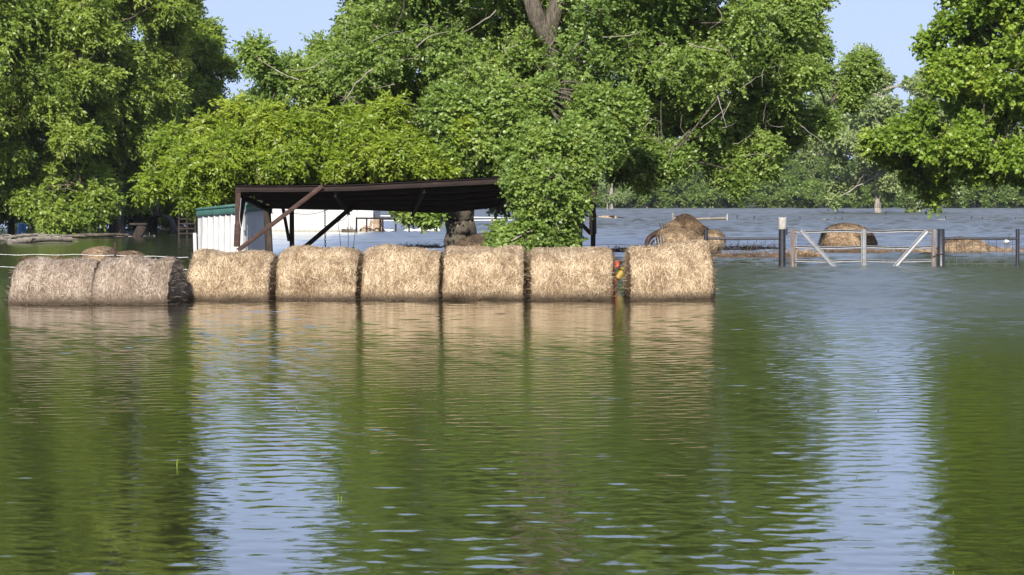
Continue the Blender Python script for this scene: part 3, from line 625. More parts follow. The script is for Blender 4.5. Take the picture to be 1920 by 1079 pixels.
# ------------------------------------------------------------------ hay
def bale_mesh(c, Lx, R, seed, zc, slump=.0, nstraw=11000, rotz=0., mat='hay', sl=.095, swd=.0078, squash=1., bands=True, fz=1.0):
    """round bale lying on its side, axis along x before rotz; c=(x,y) ; zc axis height"""
    rr = np.random.default_rng(seed); mb = MB()
    nu, nt_ = 34, 72
    lump = [(rr.normal(size=2)*np.array((3.2, 3.)), rr.uniform(0, 6.28), rr.uniform(.006, .022)) for _ in range(9)]
    def S(u, th):                               # u in -1..1 along the axis incl. the rounded shoulder
        e = np.abs(u)**14
        r = R*(1 - .07*e)
        for kk, ph, am in lump: r = r + am*R/.75*np.sin(u*kk[0] + np.round(kk[1])*th + ph)
        x = u*Lx/2; y = np.sin(th)*r; z = np.cos(th)*r*squash
        low = np.clip(.55 - z/R, 0, 1.6)
        x = x*(1 + slump*low); y = y*(1 + slump*.8*low)
        z = z*fz
        return np.stack([x, y, z], -1)
    u = np.sin(np.linspace(-1, 1, nu)*np.pi/2); th = np.linspace(0, 2*np.pi, nt_, endpoint=False)
    U, TH = np.meshgrid(u, th, indexing='ij'); V = S(U, TH).reshape(-1, 3)
    Fc = [(i*nt_+j, i*nt_+(j+1) % nt_, (i+1)*nt_+(j+1) % nt_, (i+1)*nt_+j) for i in range(nu-1) for j in range(nt_)]
    # ends: rings towards the middle
    cz, sz = math.cos(rotz), math.sin(rotz)
    def place(Q): return np.stack([Q[..., 0]*cz-Q[..., 1]*sz+c[0], Q[..., 0]*sz+Q[..., 1]*cz+c[1], Q[..., 2]+zc], -1)
    mb.add(place(V), Fc, rr.uniform(.0, .35, len(V)))
    for s_, ring in ((-1, 0), (1, nu-1)):
        R0 = V[ring*nt_:(ring+1)*nt_]; cen = R0.mean(0); rings = [R0]
        for q in (.93, .8, .6, .35, .12):
            P_ = cen + (R0-cen)*q; P_[:, 0] += s_*(.045*(1-q) + rr.uniform(-.012, .012, nt_)); rings.append(P_)
        VV = np.concatenate(rings); FF = []
        for i in range(len(rings)-1):
            for j in range(nt_):
                a = (i*nt_+j, i*nt_+(j+1) % nt_, (i+1)*nt_+(j+1) % nt_, (i+1)*nt_+j); FF.append(a if s_ < 0 else a[::-1])
        mb.add(place(VV), FF, rr.uniform(.2, .45, len(VV)))
        mb.add(place(rings[-1]), [tuple(range(nt_))], .3)
    # straws on the skin
    n = nstraw
    uu = rr.uniform(-1, 1, n); tt = rr.uniform(-2.2, 2.2, n) ; p = S(uu, tt)
    eps = 1e-2; du = unit(S(np.clip(uu+eps, -1.01, 1.01), tt) - S(uu-eps, tt)); dt = unit(S(uu, tt+eps)-S(uu, tt-eps)); nn = unit(np.cross(dt, du)); 
    out_ = np.sign(np.sum(nn*p*np.array((0, 1, 1)), -1))[:, None]; nn = nn*out_
    ang = rr.normal(0, .75, n); d = dt*np.cos(ang)[:, None] + du*np.sin(ang)[:, None]
    wild = rr.random(n) < .07; d = unit(d + nn*np.where(wild, rr.uniform(.1, .8, n), rr.uniform(-.06, .12, n))[:, None])
    ln = sl*rr.uniform(.4, 1.5, n); wd = swd*rr.uniform(.6, 1.4, n)
    p = p + nn*rr.uniform(.0, .018, n)[:, None] - d*(ln*.5)[:, None]
    sd = unit(np.cross(d, nn)); bend = rr.uniform(-.25, .25, n)[:, None]*ln[:, None]
    Q = np.empty((n, 6, 3)); e = p + d*ln[:, None]; m_ = (p+e)/2 + sd*bend*.5 + nn*np.abs(bend)*.25
    Q[:, 0] = p-sd*wd[:, None]/2; Q[:, 1] = p+sd*wd[:, None]/2; Q[:, 2] = m_+sd*wd[:, None]/2; Q[:, 3] = m_-sd*wd[:, None]/2
    Q[:, 4] = e+sd*wd[:, None]*.2; Q[:, 5] = e-sd*wd[:, None]*.2
    tn = rr.uniform(.05, 1., n)
    if bands:
        for _ in range(4):
            q = rr.uniform(-.9, .9); tn = tn + .22*np.exp(-((uu-q)/.05)**2)*(rr.random(n) < .8)
    ar = np.arange(n)[:, None]*6
    mb.add(place(Q).reshape(-1, 3), np.concatenate([ar+np.array((0, 1, 2, 3)), ar+np.array((3, 2, 4, 5))]), np.repeat(np.clip(tn, 0, 1), 6))
    # straws on the ends (+x and -x)
    for s_ in (-1, 1):
        n = nstraw//6; a = rr.uniform(-2.2, 2.2, n); q = np.sqrt(rr.random(n)); b_ = S(np.full(n, float(s_)), a); cen = np.array((s_*Lx/2, 0, 0))
        p = b_*1.; p[:, 1:] *= q[:, None]; p[:, 0] += s_*(.045*(1-q)+rr.uniform(.0, .03, n))
        d = unit(np.stack([s_*np.abs(rr.normal(0, .28, n)), np.cos(a)+rr.normal(0, .5, n), -np.sin(a)+rr.normal(0, .5, n)], -1))
        ln = sl*rr.uniform(.4, 1.5, n); wd = swd*rr.uniform(.6, 1.4, n); sd = unit(np.cross(d, np.array((1., 0, 0))))
        Q = np.empty((n, 4, 3)); e = p+d*ln[:, None]
        Q[:, 0] = p-sd*wd[:, None]/2; Q[:, 1] = p+sd*wd[:, None]/2; Q[:, 2] = e+sd*wd[:, None]*.3; Q[:, 3] = e-sd*wd[:, None]*.3
        mb.add(place(Q).reshape(-1, 3), np.arange(4*n).reshape(n, 4), np.repeat(rr.uniform(.05, .8, n), 4))
    return mb
bales = [  # x0, x1, top row, waterline row, material, slump, label
    (20, 170, 486, 572, 'hay_grey', .08, 'weathered grey-brown round hay bale at the left end of the row'),
    (180, 320, 484, 572, 'hay_grey', .08, 'weathered round hay bale with a dark right end, pressed against the leftmost bale'),
    (354, 507, 473, 565, 'hay', .02, 'straw-coloured round bale standing in front of the white and green shed'),
    (523, 671, 467, 564, 'hay', .012, 'straw-coloured round bale below the chain hanging from the rusty shelter'),
    (683, 825, 467, 564, 'hay', .012, 'straw-coloured round bale just left of the one before the thick tree trunk'),
    (835, 983, 465, 564, 'hay', .012, 'straw-coloured round bale directly in front of the thick tree trunk'),
    (997, 1148, 460, 564, 'hay', .012, 'straw-coloured round bale below the leafy curtain, beside the orange implement'),
    (1183, 1335, 459, 564, 'hay', .012, 'straw-coloured round bale at the right end of the row, right of the gap')]
for k, (x0, x1, yt, yw, mt, sl_, lab) in enumerate(bales):
    D = DW(yw); s = F/D; R = .76; Lx = (x1-x0)/s
    ztop = H - (yt-HZ)/F*(D+.55)
    zc = ztop - R
    yc = D + math.sqrt(max(.01, R*R - zc*zc)) + .0
    mb = bale_mesh((XW((x0+x1)/2, D), yc), Lx, R, 200+k, zc, sl_, 16000, rotz=[-.02, -.11, -.07, -.07, -.05, -.04, .0, .02][k], mat=mt)
    # loose straws trailing at the waterline
    tag(mb.build('hay_bale', mt, origin=(XW((x0+x1)/2, D), yc, 0)), lab, 'hay bale', 'round hay bales in a row in the flood')

def heap(name, c, r, mat, label, seed, n=2600, cat='hay', group=None, noise=.10, sl=.14, sw=.012, rotz=0.):
    n = int(n*1.8); sw *= 1.25; mb = MB(); mb.ell(c, r, 48, 26, noise, seed, rotz, .12)
    rr = np.random.default_rng(seed); d = unit(rr.normal(size=(n, 3))); d[:, 2] = np.abs(d[:, 2])
    k = np.ones(n); rg3 = np.random.default_rng(seed)
    for _ in range(14):
        q = rg3.normal(size=3); q /= np.linalg.norm(q); fr = rg3.uniform(2, 7); k += noise*.35*np.sin(d @ q*fr + rg3.uniform(0, 6))
    p = d*k[:, None]*np.array(r)*1.005; nn = unit(d/np.array(r))
    cz, sz = math.cos(rotz), math.sin(rotz)
    rot = lambda A: np.stack([A[:, 0]*cz-A[:, 1]*sz, A[:, 0]*sz+A[:, 1]*cz, A[:, 2]], -1)
    p = rot(p)+np.array(c); nn = rot(nn)
    t = unit(np.cross(nn, rr.normal(size=(n, 3)))); t = unit(t + nn*rr.uniform(-.1, .35, n)[:, None]+np.array((0, 0, -.35))); s_ = unit(np.cross(t, nn))
    ln = sl*rr.uniform(.4, 1.5, n)[:, None]; wd = sw*rr.uniform(.6, 1.3, n)[:, None]
    Q = np.stack([p-s_*wd/2, p+s_*wd/2, p+t*ln+s_*wd*.2, p+t*ln-s_*wd*.2], 1)
    mb.add(Q.reshape(-1, 3), np.arange(4*n).reshape(n, 4), np.repeat(rr.uniform(.1, 1, n), 4))
    return tag(mb.build(name, mat, origin=(c[0], c[1], 0)), label, cat, group)

# slumped hay behind the two left bales
D = 52.; s = F/D
heap('hay_heap', (XW(186, D), D, P(0, 500, D).z), (33/s*1.15, .75, 34/s), 'hay_brown', 'brown slumped hay mound left of the rusty pipe, behind the left bales', 301, 5000, sl=.12, sw=.008)
heap('hay_heap', (XW(240, D+.4), D+.4, P(0, 503, D).z), (46/s, .7, 30/s), 'hay_brown', 'lower brown hay mound right of the rusty pipe, behind the left bales', 302, 5000, sl=.12, sw=.008)
mb = MB(); D = 50.; mb.tube([(XW(216, D), D, -.8), (XW(216, D), D, P(0, 455, D).z)], .026, 10)
tag(mb.build('pipe_post', 'rust', smooth=True, origin=(XW(216, D), D, 0)), 'short rusty pipe standing up between the two brown hay mounds', 'post')
# two fence wires at the far left
for (ya, yb, D, lab, xe) in [(478, 483, 50.5, 'upper slack white fence wire crossing the left bales', 352), (501, 506, 46.5, 'lower white fence wire behind the left bales', 352)]:
    mb = MB(); pts = []
    for i in range(40):
        px = -60+(xe+60)*i/39; pts.append(P(px, ya+(yb-ya)*max(0, (px-150)/200)+math.sin(i*.9)*.7, D))
    mb.tube(pts, .0042, 5)
    tag(mb.build('fence_wire', 'pale_wire', smooth=True), lab, 'wire')

# ------------------------------------------------------------------ rusty shelter
Dn, Df = 56.0, 61.0
root = empty('metal_shelter', (XW(700, 58), 58, 0), 'rusty open-sided shelter with a sagging dark roof on steel posts', 'shelter')
front = [(441, 346), (560, 346), (660, 344), (760, 339), (860, 334), (960, 329), (1060, 328), (1116, 330)]
back = [(508, 381), (600, 383), (680, 384), (740, 386), (830, 390), (930, 379), (1030, 372), (1108, 370)]
def interp(tab, t):
    f = t*(len(tab)-1); i = min(int(f), len(tab)-2); q = f-i
    return (tab[i][0]*(1-q)+tab[i+1][0]*q, tab[i][1]*(1-q)+tab[i+1][1]*q)
nb = 8*58; rows = 12; V = []
for j in range(rows+1):
    v = j/rows
    for i in range(nb+1):
        a = P(*interp(front, i/nb), Dn); b_ = P(*interp(back, i/nb), Df); p = a.lerp(b_, v)
        p.z += .014*math.sin(i*math.pi/2.) + .02*math.sin(i*.05)*math.sin(v*4) + (.02*math.sin(i*.37)*math.sin(i*.071) if j == 0 else 0)
        V.append(tuple(p))
nv = len(V); V2 = [(x, y, z-.004) for x, y, z in V]
Fq = [(j*(nb+1)+i, j*(nb+1)+i+1, (j+1)*(nb+1)+i+1, (j+1)*(nb+1)+i) for j in range(rows) for i in range(nb)]
mb = MB(); mb.add(V, Fq); mb.add(V2, [f[::-1] for f in Fq]); mb.build('roof_sheet', 'dark_rust', root, True)
def beam_along(tabA, tabB, v, drop, w_, h_, name, mat, t0=0., t1=1., ib=False, seg=7):
    mb = MB()
    for k in range(seg):
        ta = t0+(t1-t0)*k/seg; tb_ = t0+(t1-t0)*(k+1)/seg
        a = P(*interp(tabA, ta), Dn).lerp(P(*interp(tabB, ta), Df), v); b_ = P(*interp(tabA, tb_), Dn).lerp(P(*interp(tabB, tb_), Df), v)
        a.z -= drop; b_.z -= drop
        (mb.ibeam(a, b_, w_, h_, .012) if ib else mb.bar(a, b_, w_, h_))
    return mb.build(name, mat, root)
beam_along(front, back, .012, .10, .10, .13, 'front_beam', 'dark_rust', ib=True)
beam_along(front, back, .2, .12, .06, .13, 'purlin', 'dark_rust', .01, .995)
beam_along(front, back, .42, .12, .06, .12, 'purlin', 'dark_rust', .01, .995)
beam_along(front, back, .64, .12, .06, .12, 'purlin', 'dark_rust', .01, .995)
beam_along(front, back, .84, .12, .06, .12, 'purlin', 'dark_rust', .01, .995)
beam_along(front, back, .99, .09, .08, .12, 'back_beam', 'dark_rust', 0, 1)
for t in (.003, .24, .48, .72, .997):
    a = P(*interp(front, t), Dn); b_ = P(*interp(back, t), Df); a.z -= .23; b_.z -= .2; a = a.lerp(b_, .02)
    mb = MB(); mb.ibeam(a, b_, .09, .12, .012); mb.build('rafter', 'dark_rust', root)
def steel(name, x0, y0, x1, y1, Da, Db=None, w_=.10, mat='rust', down=False, ib=True, h_=None):
    Db = Db or Da; a = P(x0, y0, Da); b_ = P(x1, y1, Db)
    if down: d = (b_-a).normalized(); k = (-1.3-b_.z)/d.z; b_ = b_+d*k
    mb = MB()
    if ib: mb.ibeam(a, b_, w_, h_ or w_, .014, up=(0, 1, 0))
    else: mb.bar(a, b_, w_, h_ or w_, up=(0, 1, 0))
    return mb.build(name, mat, root)
steel('post', 447, 358, 446, 420, Dn+.1, w_=.12, mat='rust')
steel('post', 446, 420, 444, 463, Dn+.1, w_=.14, mat='rust')
steel('strut', 459, 361, 449, 425, Dn+.5, Dn+.4, w_=.09, mat='dark_rust')
steel('brace', 605, 349, 446, 470, Dn+.02, Dn-.1, w_=.10, mat='rust')
steel('post', 500, 381, 505, 480, Df-.2, w_=.18, mat='dark_wood', down=True, ib=False)
steel('post', 547, 382, 547.5, 467, Df-.4, w_=.11, mat='dark_rust', down=True)
steel('strut', 529, 382, 542, 452, Df-.3, Df-.5, w_=.08, mat='dark_rust', ib=False)
steel('brace', 670, 380, 562, 472, Df-1.2, Df-2., w_=.11, mat='dark_rust', down=True)
steel('post', 1113, 335, 1112, 462, Dn+.2, w_=.11, mat='dark_rust', down=True)
steel('plank', 1107.5, 395, 1108, 441, Dn+.0, w_=.07, mat='brown_wood', ib=False)
steel('plank', 1116, 400, 1116.5, 439, Dn+.0, w_=.05, mat='dark_wood', ib=False)
steel('brace', 1088, 418, 1107, 438, Dn+.3, w_=.09, mat='dark_wood', ib=False)
steel('post', 1088, 412, 1087.5, 462, Dn+.5, w_=.11, mat='brown_wood', down=True, ib=False)
# chain
def chain(px, y0, y1, D, label):
    mb = MB(); a = P(px, y0, D); b_ = P(px+1, y1, D); L_ = (a-b_).length; n = int(L_/.062)
    for i in range(n):
        c = a.lerp(b_, (i+.5)/n); pts = []
        for k in range(11):
            an = k/10*2*math.pi; u = math.cos(an)*.020; v = math.sin(an)*.042
            pts.append((c.x+(u if i % 2 else u*.35), c.y+(u*.35 if i % 2 else u), c.z+v))
        mb.tube(pts, .0075, 5, False)
    return tag(mb.build('hanging_chain', 'dark_rust', smooth=True, origin=tuple(a)), label, 'chain')
chain(609, 386, 470, Df-.6, 'steel chain hanging straight down from the shelter roof')
def cable(pts, D, r, label, mat='dark_rust', name='loose_cable'):
    mb = MB(); q = [P(x, y, D) for x, y in pts]; out = []
    for i in range(len(q)-1):
        for k in range(4): 
            t = k/4; p0 = q[max(0, i-1)]; p1 = q[i]; p2 = q[i+1]; p3 = q[min(len(q)-1, i+2)]
            out.append(.5*((2*p1)+(-p0+p2)*t+(2*p0-5*p1+4*p2-p3)*t*t+(-p0+3*p1-3*p2+p3)*t**3))
    out.append(q[-1]); mb.tube(out, r, 5)
    return tag(mb.build(name, mat, smooth=True, origin=tuple(q[0])), label, 'cable')
cable([(470, 363), (500, 375), (525, 390), (550, 400), (580, 402), (605, 397), (640, 385)], Df-.8, .007, 'dark cable sagging in a curve beneath the shelter roof')
cable([(668, 386), (655, 400), (645, 412), (634, 417), (637, 440), (639, 470)], Df-1.3, .007, 'knotted wire hanging left of the other two wires under the roof')
cable([(668, 386), (660, 396), (653, 403), (653, 430), (653, 470)], Df-1.0, .007, 'straight wire hanging in the middle of the three under the roof')
cable([(670, 386), (669, 410), (666, 435), (662, 470)], Df-.7, .007, 'wire hanging rightmost of the three under the roof')
cable([(452, 372), (450, 395), (449, 410), (454, 440), (455, 465)], Dn-.12, .005, 'thin white wire dangling along the front left post of the shelter', 'pale_wire')
mb = MB(); a = P(662, 464, 45.8); mb.bar((a.x, a.y, -1), (a.x, a.y, a.z), .06, .06)
tag(mb.build('stake', 'dark_rust', origin=(a.x, a.y, 0)), 'tiny dark stake tip showing just above the fourth bale', 'stake')

# ------------------------------------------------------------------ white and green shed
root = empty('metal_shed', (XW(440, 63), 63, 0), 'small tilted white sheet-metal shed with green trim under the shelter', 'shed')
A = P(373, 500, 63.8); B = P(457, 500, 62.0); Cc = P(499, 500, 65.2)
def zrow(y, D): return H-(y-HZ)/F*D
def wall(a, b_, zt0, zt1, name, mat, rib=.29, th=.02, zb=-1.0):
    mb = MB(); a = Vector((a.x, a.y, 0)); b_ = Vector((b_.x, b_.y, 0)); L_ = (b_-a).length; d = (b_-a)/L_; nrm = Vector((d.y, -d.x, 0))
    n = int(L_/rib)+1; prof = []
    for i in range(n):
        x = i*rib
        for o, h_ in ((0, 0), (rib*.80, 0), (rib*.86, .04), (rib*.94, .04)):
            if x+o < L_: prof.append((x+o, h_))
    prof.append((L_, 0)); V = []
    mid = .3
    for x, h_ in prof:
        p = a+d*x+nrm*h_; zt = zt0+(zt1-zt0)*x/L_
        V += [(p.x, p.y, zb), (p.x+nrm.x*.006, p.y+nrm.y*.006, zt-.62), (p.x-nrm.x*.006, p.y-nrm.y*.006, zt-.615), (p.x, p.y, zt)]
    m = len(prof); Fq = [(i*4+k, (i+1)*4+k, (i+1)*4+k+1, i*4+k+1) for i in range(m-1) for k in range(3)]
    mb.add(V, Fq); mb.add([(x-nrm.x*th, y-nrm.y*th, z) for x, y, z in V], [f[::-1] for f in Fq])
    return mb.build(name, mat, root)
zA, zB, zC = zrow(393, 63.8), zrow(384, 62.0), zrow(378, 65.2)
wall(A, B, zA-.05, zB-.05, 'wall_panel', 'white_metal')
wall(B, Cc, zB-.05, zC-.05, 'wall_panel', 'white_metal')
Dd = A+(Cc-B)
wall(Cc, Dd, zC-.05, zA-.02, 'wall_panel', 'white_metal'); wall(Dd, A, zA-.02, zA-.05, 'wall_panel', 'white_metal')
for (p, q, z0, z1) in ((A, B, zA, zB), (B, Cc, zB, zC)):
    d = (q-p); d.z = 0; d.normalize(); nrm = Vector((d.y, -d.x, 0))
    mb = MB()
    p_ = Vector((p.x, p.y, z0)); q_ = Vector((q.x, q.y, z1))
    mb.bar(p_+nrm*.045-d*.02+Vector((0, 0, -.10)), q_+nrm*.045+d*.02+Vector((0, 0, -.13)), .035, .17); mb.bar(p_+nrm*.06-d*.04+Vector((0, 0, .0)), q_+nrm*.06+d*.04+Vector((0, 0, -.02)), .06, .05)
    mb.build('trim', 'green_metal', root)
# roof of the shed
mb = MB(); up = Vector((0, 0, .03))
R4 = [Vector((A.x-.05, A.y-.05, zA)), Vector((B.x, B.y-.08, zB)), Vector((Cc.x+.05, Cc.y, zC)), Vector((Dd.x, Dd.y+.05, zA+.01))]
mb.add([tuple(p+up) for p in R4]+[tuple(p-up*.2) for p in R4], [(0, 1, 2, 3), (7, 6, 5, 4), (0, 4, 5, 1), (1, 5, 6, 2), (2, 6, 7, 3), (3, 7, 4, 0)]); mb.build('roof', 'green_metal', root)
mb = MB(); mb.bar(Vector((Cc.x-.02, Cc.y-.06, -1)), Vector((Cc.x-.02, Cc.y-.06, zC-.15)), .09, .07, up=(0, 1, 0)); mb.build('corner_trim', 'green_metal', root)
mb = MB(); mb.bar(Vector((A.x-.05, A.y-.1, -1)), Vector((A.x-.10, A.y-.1, zrow(437, 63.8))), .09, .02, up=(0, 1, 0)); mb.build('loose_panel', 'white_metal', root)

# ------------------------------------------------------------------ white barn far behind
Db_ = DW(434.5)
root = empty('metal_barn', (XW(600, Db_), Db_, 0), 'long low white corrugated metal barn standing in the flood behind the shelter', 'barn')
x0, x1 = XW(480, Db_), XW(698, Db_); zt = zrow(364, Db_)
mb = MB(); V = []; n = int((x1-x0)/.075)
for i in range(n+1):
    x = x0+(x1-x0)*i/n; y = Db_-(.03 if i % 4 in (1, 2) else 0); V += [(x, y, -1), (x, y, zt)]
mb.add(V, [(i*2, (i+1)*2, (i+1)*2+1, i*2+1) for i in range(n)]); mb.build('front_wall', 'far_white', root)
mb = MB(); mb.add([(x1, Db_, -1), (x1, Db_+8, -1), (x1, Db_+8, zt), (x1, Db_+4, zt+.5), (x1, Db_, zt)], [(0, 1, 2, 3, 4)]); mb.add([(x0, Db_, -1), (x0, Db_+8, -1), (x0, Db_+8, zt), (x0, Db_+4, zt+.5), (x0, Db_, zt)], [(4, 3, 2, 1, 0)])
mb.add([(x0, Db_+8, -1), (x1, Db_+8, -1), (x1, Db_+8, zt), (x0, Db_+8, zt)], [(3, 2, 1, 0)]); mb.build('end_wall', 'far_white', root)
mb = MB(); mb.add([(x0-.1, Db_-.15, zt-.03), (x1+.1, Db_-.15, zt-.03), (x1+.1, Db_+4, zt+.52), (x0-.1, Db_+4, zt+.52), (x1+.1, Db_+8.15, zt-.03), (x0-.1, Db_+8.15, zt-.03)], [(0, 1, 2, 3), (3, 2, 4, 5)]); mb.build('roof', 'galv', root)
mb = MB(); mb.bar((x1+.005, Db_-.04, -1), (x1+.005, Db_-.04, zt-.04), .10, .03, up=(0, 1, 0)); mb.build('corner_trim', 'far_white', root)

# pipe corral in front of the barn's end
Dp = DW(435.)
root = empty('pipe_corral', (XW(745, Dp), Dp, 0), 'dark pipe corral fence with a flat top rail right of the white barn', 'fence')
def pole(name, x, D, y0, r, mat, par, zb=-1., x2=None):
    mb = MB(); mb.tube([(XW(x, D), D, zb), (XW(x2 or x, D), D, zrow(y0, D))], r, 8); return mb.build(name, mat, par, True)
mb = MB(); mb.tube([P(667, 409.5, Dp), P(822, 410.5, Dp)], .045, 8); mb.build('rail', 'dark_rust', root, True)
for x in (668.5, 687.5, 713, 717.5, 742, 767, 791, 819): pole('post', x, Dp+(.3 if x in (713, 742) else 0), 409, .05 if x not in (687.5, 742) else .045, 'dark_rust', root)
# pale rails farther back
root = empty('rail_fence', (XW(850, Dp+16), Dp+16, 0), 'pale two-rail fence standing in water beyond the pipe corral', 'fence')
Dq = Dp+16
mb = MB(); mb.tube([P(700, 405, Dq), P(960, 409, Dq)], .035, 6); mb.build('rail', 'pale_wire', root, True)
mb = MB(); mb.tube([P(700, 414.5, Dq), P(960, 413, Dq)], .03, 6); mb.build('rail', 'pale_wire', root, True)
for x in (702, 760, 824, 880, 922): pole('post', x, Dq, 404, .05, 'grey_wood', root)
# rubble heap, log, white floats
D = Dp+1.2; mb = MB()
for k, (px, w_, h_, dz) in enumerate([(684, .34, .42, 0), (694, .30, .62, .15), (703, .42, .60, .1), (708, .3, .32, 0), (690, .3, .25, 0), (699, .35, .28, 0)]):
    mb.ell((XW(px, D), D+(k % 2)*.3, dz), (w_, .4, h_), 14, 9, .28, 400+k)
tag(mb.build('rubble_heap', 'rubble', origin=(XW(695, D), D, 0)), 'tan heap of broken chunks behind the left posts of the pipe corral', 'rubble')
def log(name, p0, p1, r, mat, label, cat='log', seed=0, group=None):
    rr = np.random.default_rng(seed); mb = MB(); pts = limb_path(p0, p1, 7, rr, .02, 0); mb.tube(pts, np.linspace(r, r*.75, 8), 10, True, .12, rng=rr)
    a, b_ = np.array(p0), np.array(p1)
    for k in range(3):
        c = a+(b_-a)*rr.uniform(.2, .9); mb.tube([c, c+np.array((rr.uniform(-.2, .2), 0, rr.uniform(.8, 2.)*r+.1))], [r*.3, r*.12], 5, True)
    return tag(mb.build(name, mat, smooth=True, origin=((p0[0]+p1[0])/2, (p0[1]+p1[1])/2, 0)), label, cat, group)
log('floating_log', (XW(641, Db_-2), Db_-2, .04), (XW(665, Db_-2), Db_-2, .06), .13, 'dark_bark', 'dark log floating against the foot of the white barn', seed=3)
def floats(x0, x1, D, h_, label, seed):
    rr = np.random.default_rng(seed); mb = MB(); n = max(3, int((x1-x0)/7))
    for k in range(n): mb.ell((XW(x0+(x1-x0)*(k+.5)/n, D), D+rr.uniform(-.3, .3), .02), (.27, .3, h_*rr.uniform(.5, 1.05)), 12, 8, .3, seed+k)
    tag(mb.build('plastic_float', 'plastic_white', smooth=True, origin=(XW((x0+x1)/2, D), D, 0)), label, 'float', 'white plastic floats by the corral')
floats(787, 819, Dp+2, .24, 'largest lump of crumpled white plastic floating behind the corral', 500)
floats(762, 785, Dp+2, .12, 'low strip of white plastic floating left of the largest white lump', 520)
floats(721, 731, Dp+2, .10, 'small white float beside the tan rubble heap', 540)

# ------------------------------------------------------------------ debris rafts and mounds
def raft(name, x0, x1, yw, hpx, mat, label, seed, depth=1.2, cat='debris'):
    D = DW(yw)+depth*.5; rr = np.random.default_rng(seed); mb = MB(); n = 60; m = 9
    X0, X1 = XW(x0, D), XW(x1, D); hm = hpx/(F/D)
    ph = rr.uniform(0, 6, 8); V = []
    for i in range(n+1):
        t = i/n; e = math.sin(t*math.pi)**.45
        hh = hm*e*(.62+.2*math.sin(t*9+ph[0])+.14*math.sin(t*23+ph[1])+.1*math.sin(t*47+ph[2])+.05*rr.uniform(-1, 1))
        for j in range(m+1):
            q = j/m; V.append((X0+(X1-X0)*t+rr.uniform(-.03, .03), D+depth*(q-.5)*(e*.9+.1)+.1*math.sin(t*17+ph[3]), -.03+max(0, hh)*math.sin(q*math.pi)**.7*(1+.18*rr.uniform(-1, 1))))
    mb.add(V, [(i*(m+1)+j, (i+1)*(m+1)+j, (i+1)*(m+1)+j+1, i*(m+1)+j+1) for i in range(n) for j in range(m)], rr.uniform(.3, .6, len(V)))
    k = int(160*(X1-X0)); t = rr.random(k); q = rr.uniform(.08, .9, k); e = np.sin(t*np.pi)**.45
    p = np.stack([X0+(X1-X0)*t, D+depth*(q-.5)*e, hm*e*.5*np.sin(q*np.pi)**.7], -1); d = unit(np.stack([rr.normal(0, 1, k), rr.normal(0, .5, k), np.abs(rr.normal(0, .28, k))], -1))
    s_ = unit(np.cross(d, np.array((0, 1., .3)))); ln = rr.uniform(.08, .3, k)[:, None]; wd = rr.uniform(.008, .02, k)[:, None]
    Q = np.stack([p-s_*wd/2, p+s_*wd/2, p+d*ln+s_*wd*.2, p+d*ln-s_*wd*.2], 1); mb.add(Q.reshape(-1, 3), np.arange(4*k).reshape(k, 4), np.repeat(rr.uniform(.2, 1, k), 4))
    return tag(mb.build(name, mat, origin=((X0+X1)/2, D, 0)), label, cat, 'rafts of drowned hay and dirt')
raft('debris_raft', 745, 832, 466, 5, 'wrack', 'thin dark debris bank touching the left foot of the thick trunk', 601, 3)
raft('debris_raft', 1138, 1215, 474, 11, 'wrack', 'dark debris bank seen through the gap between the last two bales', 603, 3)
raft('debris_raft', 1300, 1470, 470, 9, 'hay_brown', 'light brown debris strip behind the mesh fence, upper of the two there', 604, 3)
raft('debris_raft', 1310, 1530, 484, 11, 'wrack', 'dark debris strip behind the mesh fence, lower of the two there', 605, 1.8)
raft('debris_raft', 1462, 1540, 482, 16, 'hay_brown', 'rust-brown debris mound behind the left end of the metal gate', 606, 1.6)
raft('debris_raft', 1530, 1710, 476, 9, 'wrack', 'long dark debris strip seen through the middle of the metal gate', 607, 2.)
raft('debris_raft', 1700, 1960, 474, 8, 'hay_brown', 'brown debris strip running right from the haystack to the picture edge', 608, 2.)
heap('earth_mound', (XW(925, 70), 70, -.05), (1.35, .9, .72), 'wrack', 'brown earth mound at the right foot of the thick trunk', 610, 2500, 'mound')
D = 66.; heap('hay_tuft', (XW(892, D), D, .0), (.17, .2, .52), 'hay_brown', 'small tan hay tuft at the right foot of the thick trunk', 611, 600, sl=.08, sw=.006)
# gate-side haystacks
D = DW(464)+.6; s = F/D
heap('old_bale', (XW(1588, D), D+.3, -.1), (54/s, .9, 45/s), 'hay_brown', 'old domed hay bale standing behind the middle of the metal gate', 260, 6500, 'hay bale', None, .10, .16, .012)
D = DW(474)+.8; s = F/D
heap('haystack', (XW(1806, D), D, -.1), (50/s, .9, .56), 'hay_brown', 'collapsed brown haystack behind the fence right of the gate', 621, 4500, sl=.16, sw=.011, noise=.08)
heap('haystack', (XW(1850, D+.1), D+.2, -.1), (34/s, .7, .34), 'hay_brown', 'low hay tail trailing right from the collapsed haystack', 622, 2500, sl=.16, sw=.011)

# bale heap with the tilted feeder ring
D = 76.; s = F/D
def hp(px, py, rx, rz_, dd, sd, lab, name='old_bale', mt='hay_brown', ry=.7):
    heap(name, (XW(px, D+dd), D+dd, zrow(py, D+dd)), (rx/s, ry, rz_/s), mt, lab, sd, 3600, 'hay bale', 'slumped bales by the feeder ring', .14, .13, .010)
hp(1278, 463, 46, 35, -.3, 630, 'rounded tan bale in the middle of the slumped bale group')
hp(1262, 444, 22, 27, .3, 631, 'tan bale at the left of the slumped group, beside the feeder ring')
hp(1293, 446, 42, 37, .9, 632, 'dark brown sagging top bale behind the slumped bale group', mt='wrack')
hp(1334, 462, 24, 30, .5, 633, 'pale bale at the right of the slumped group, behind the short black post', mt='hay')
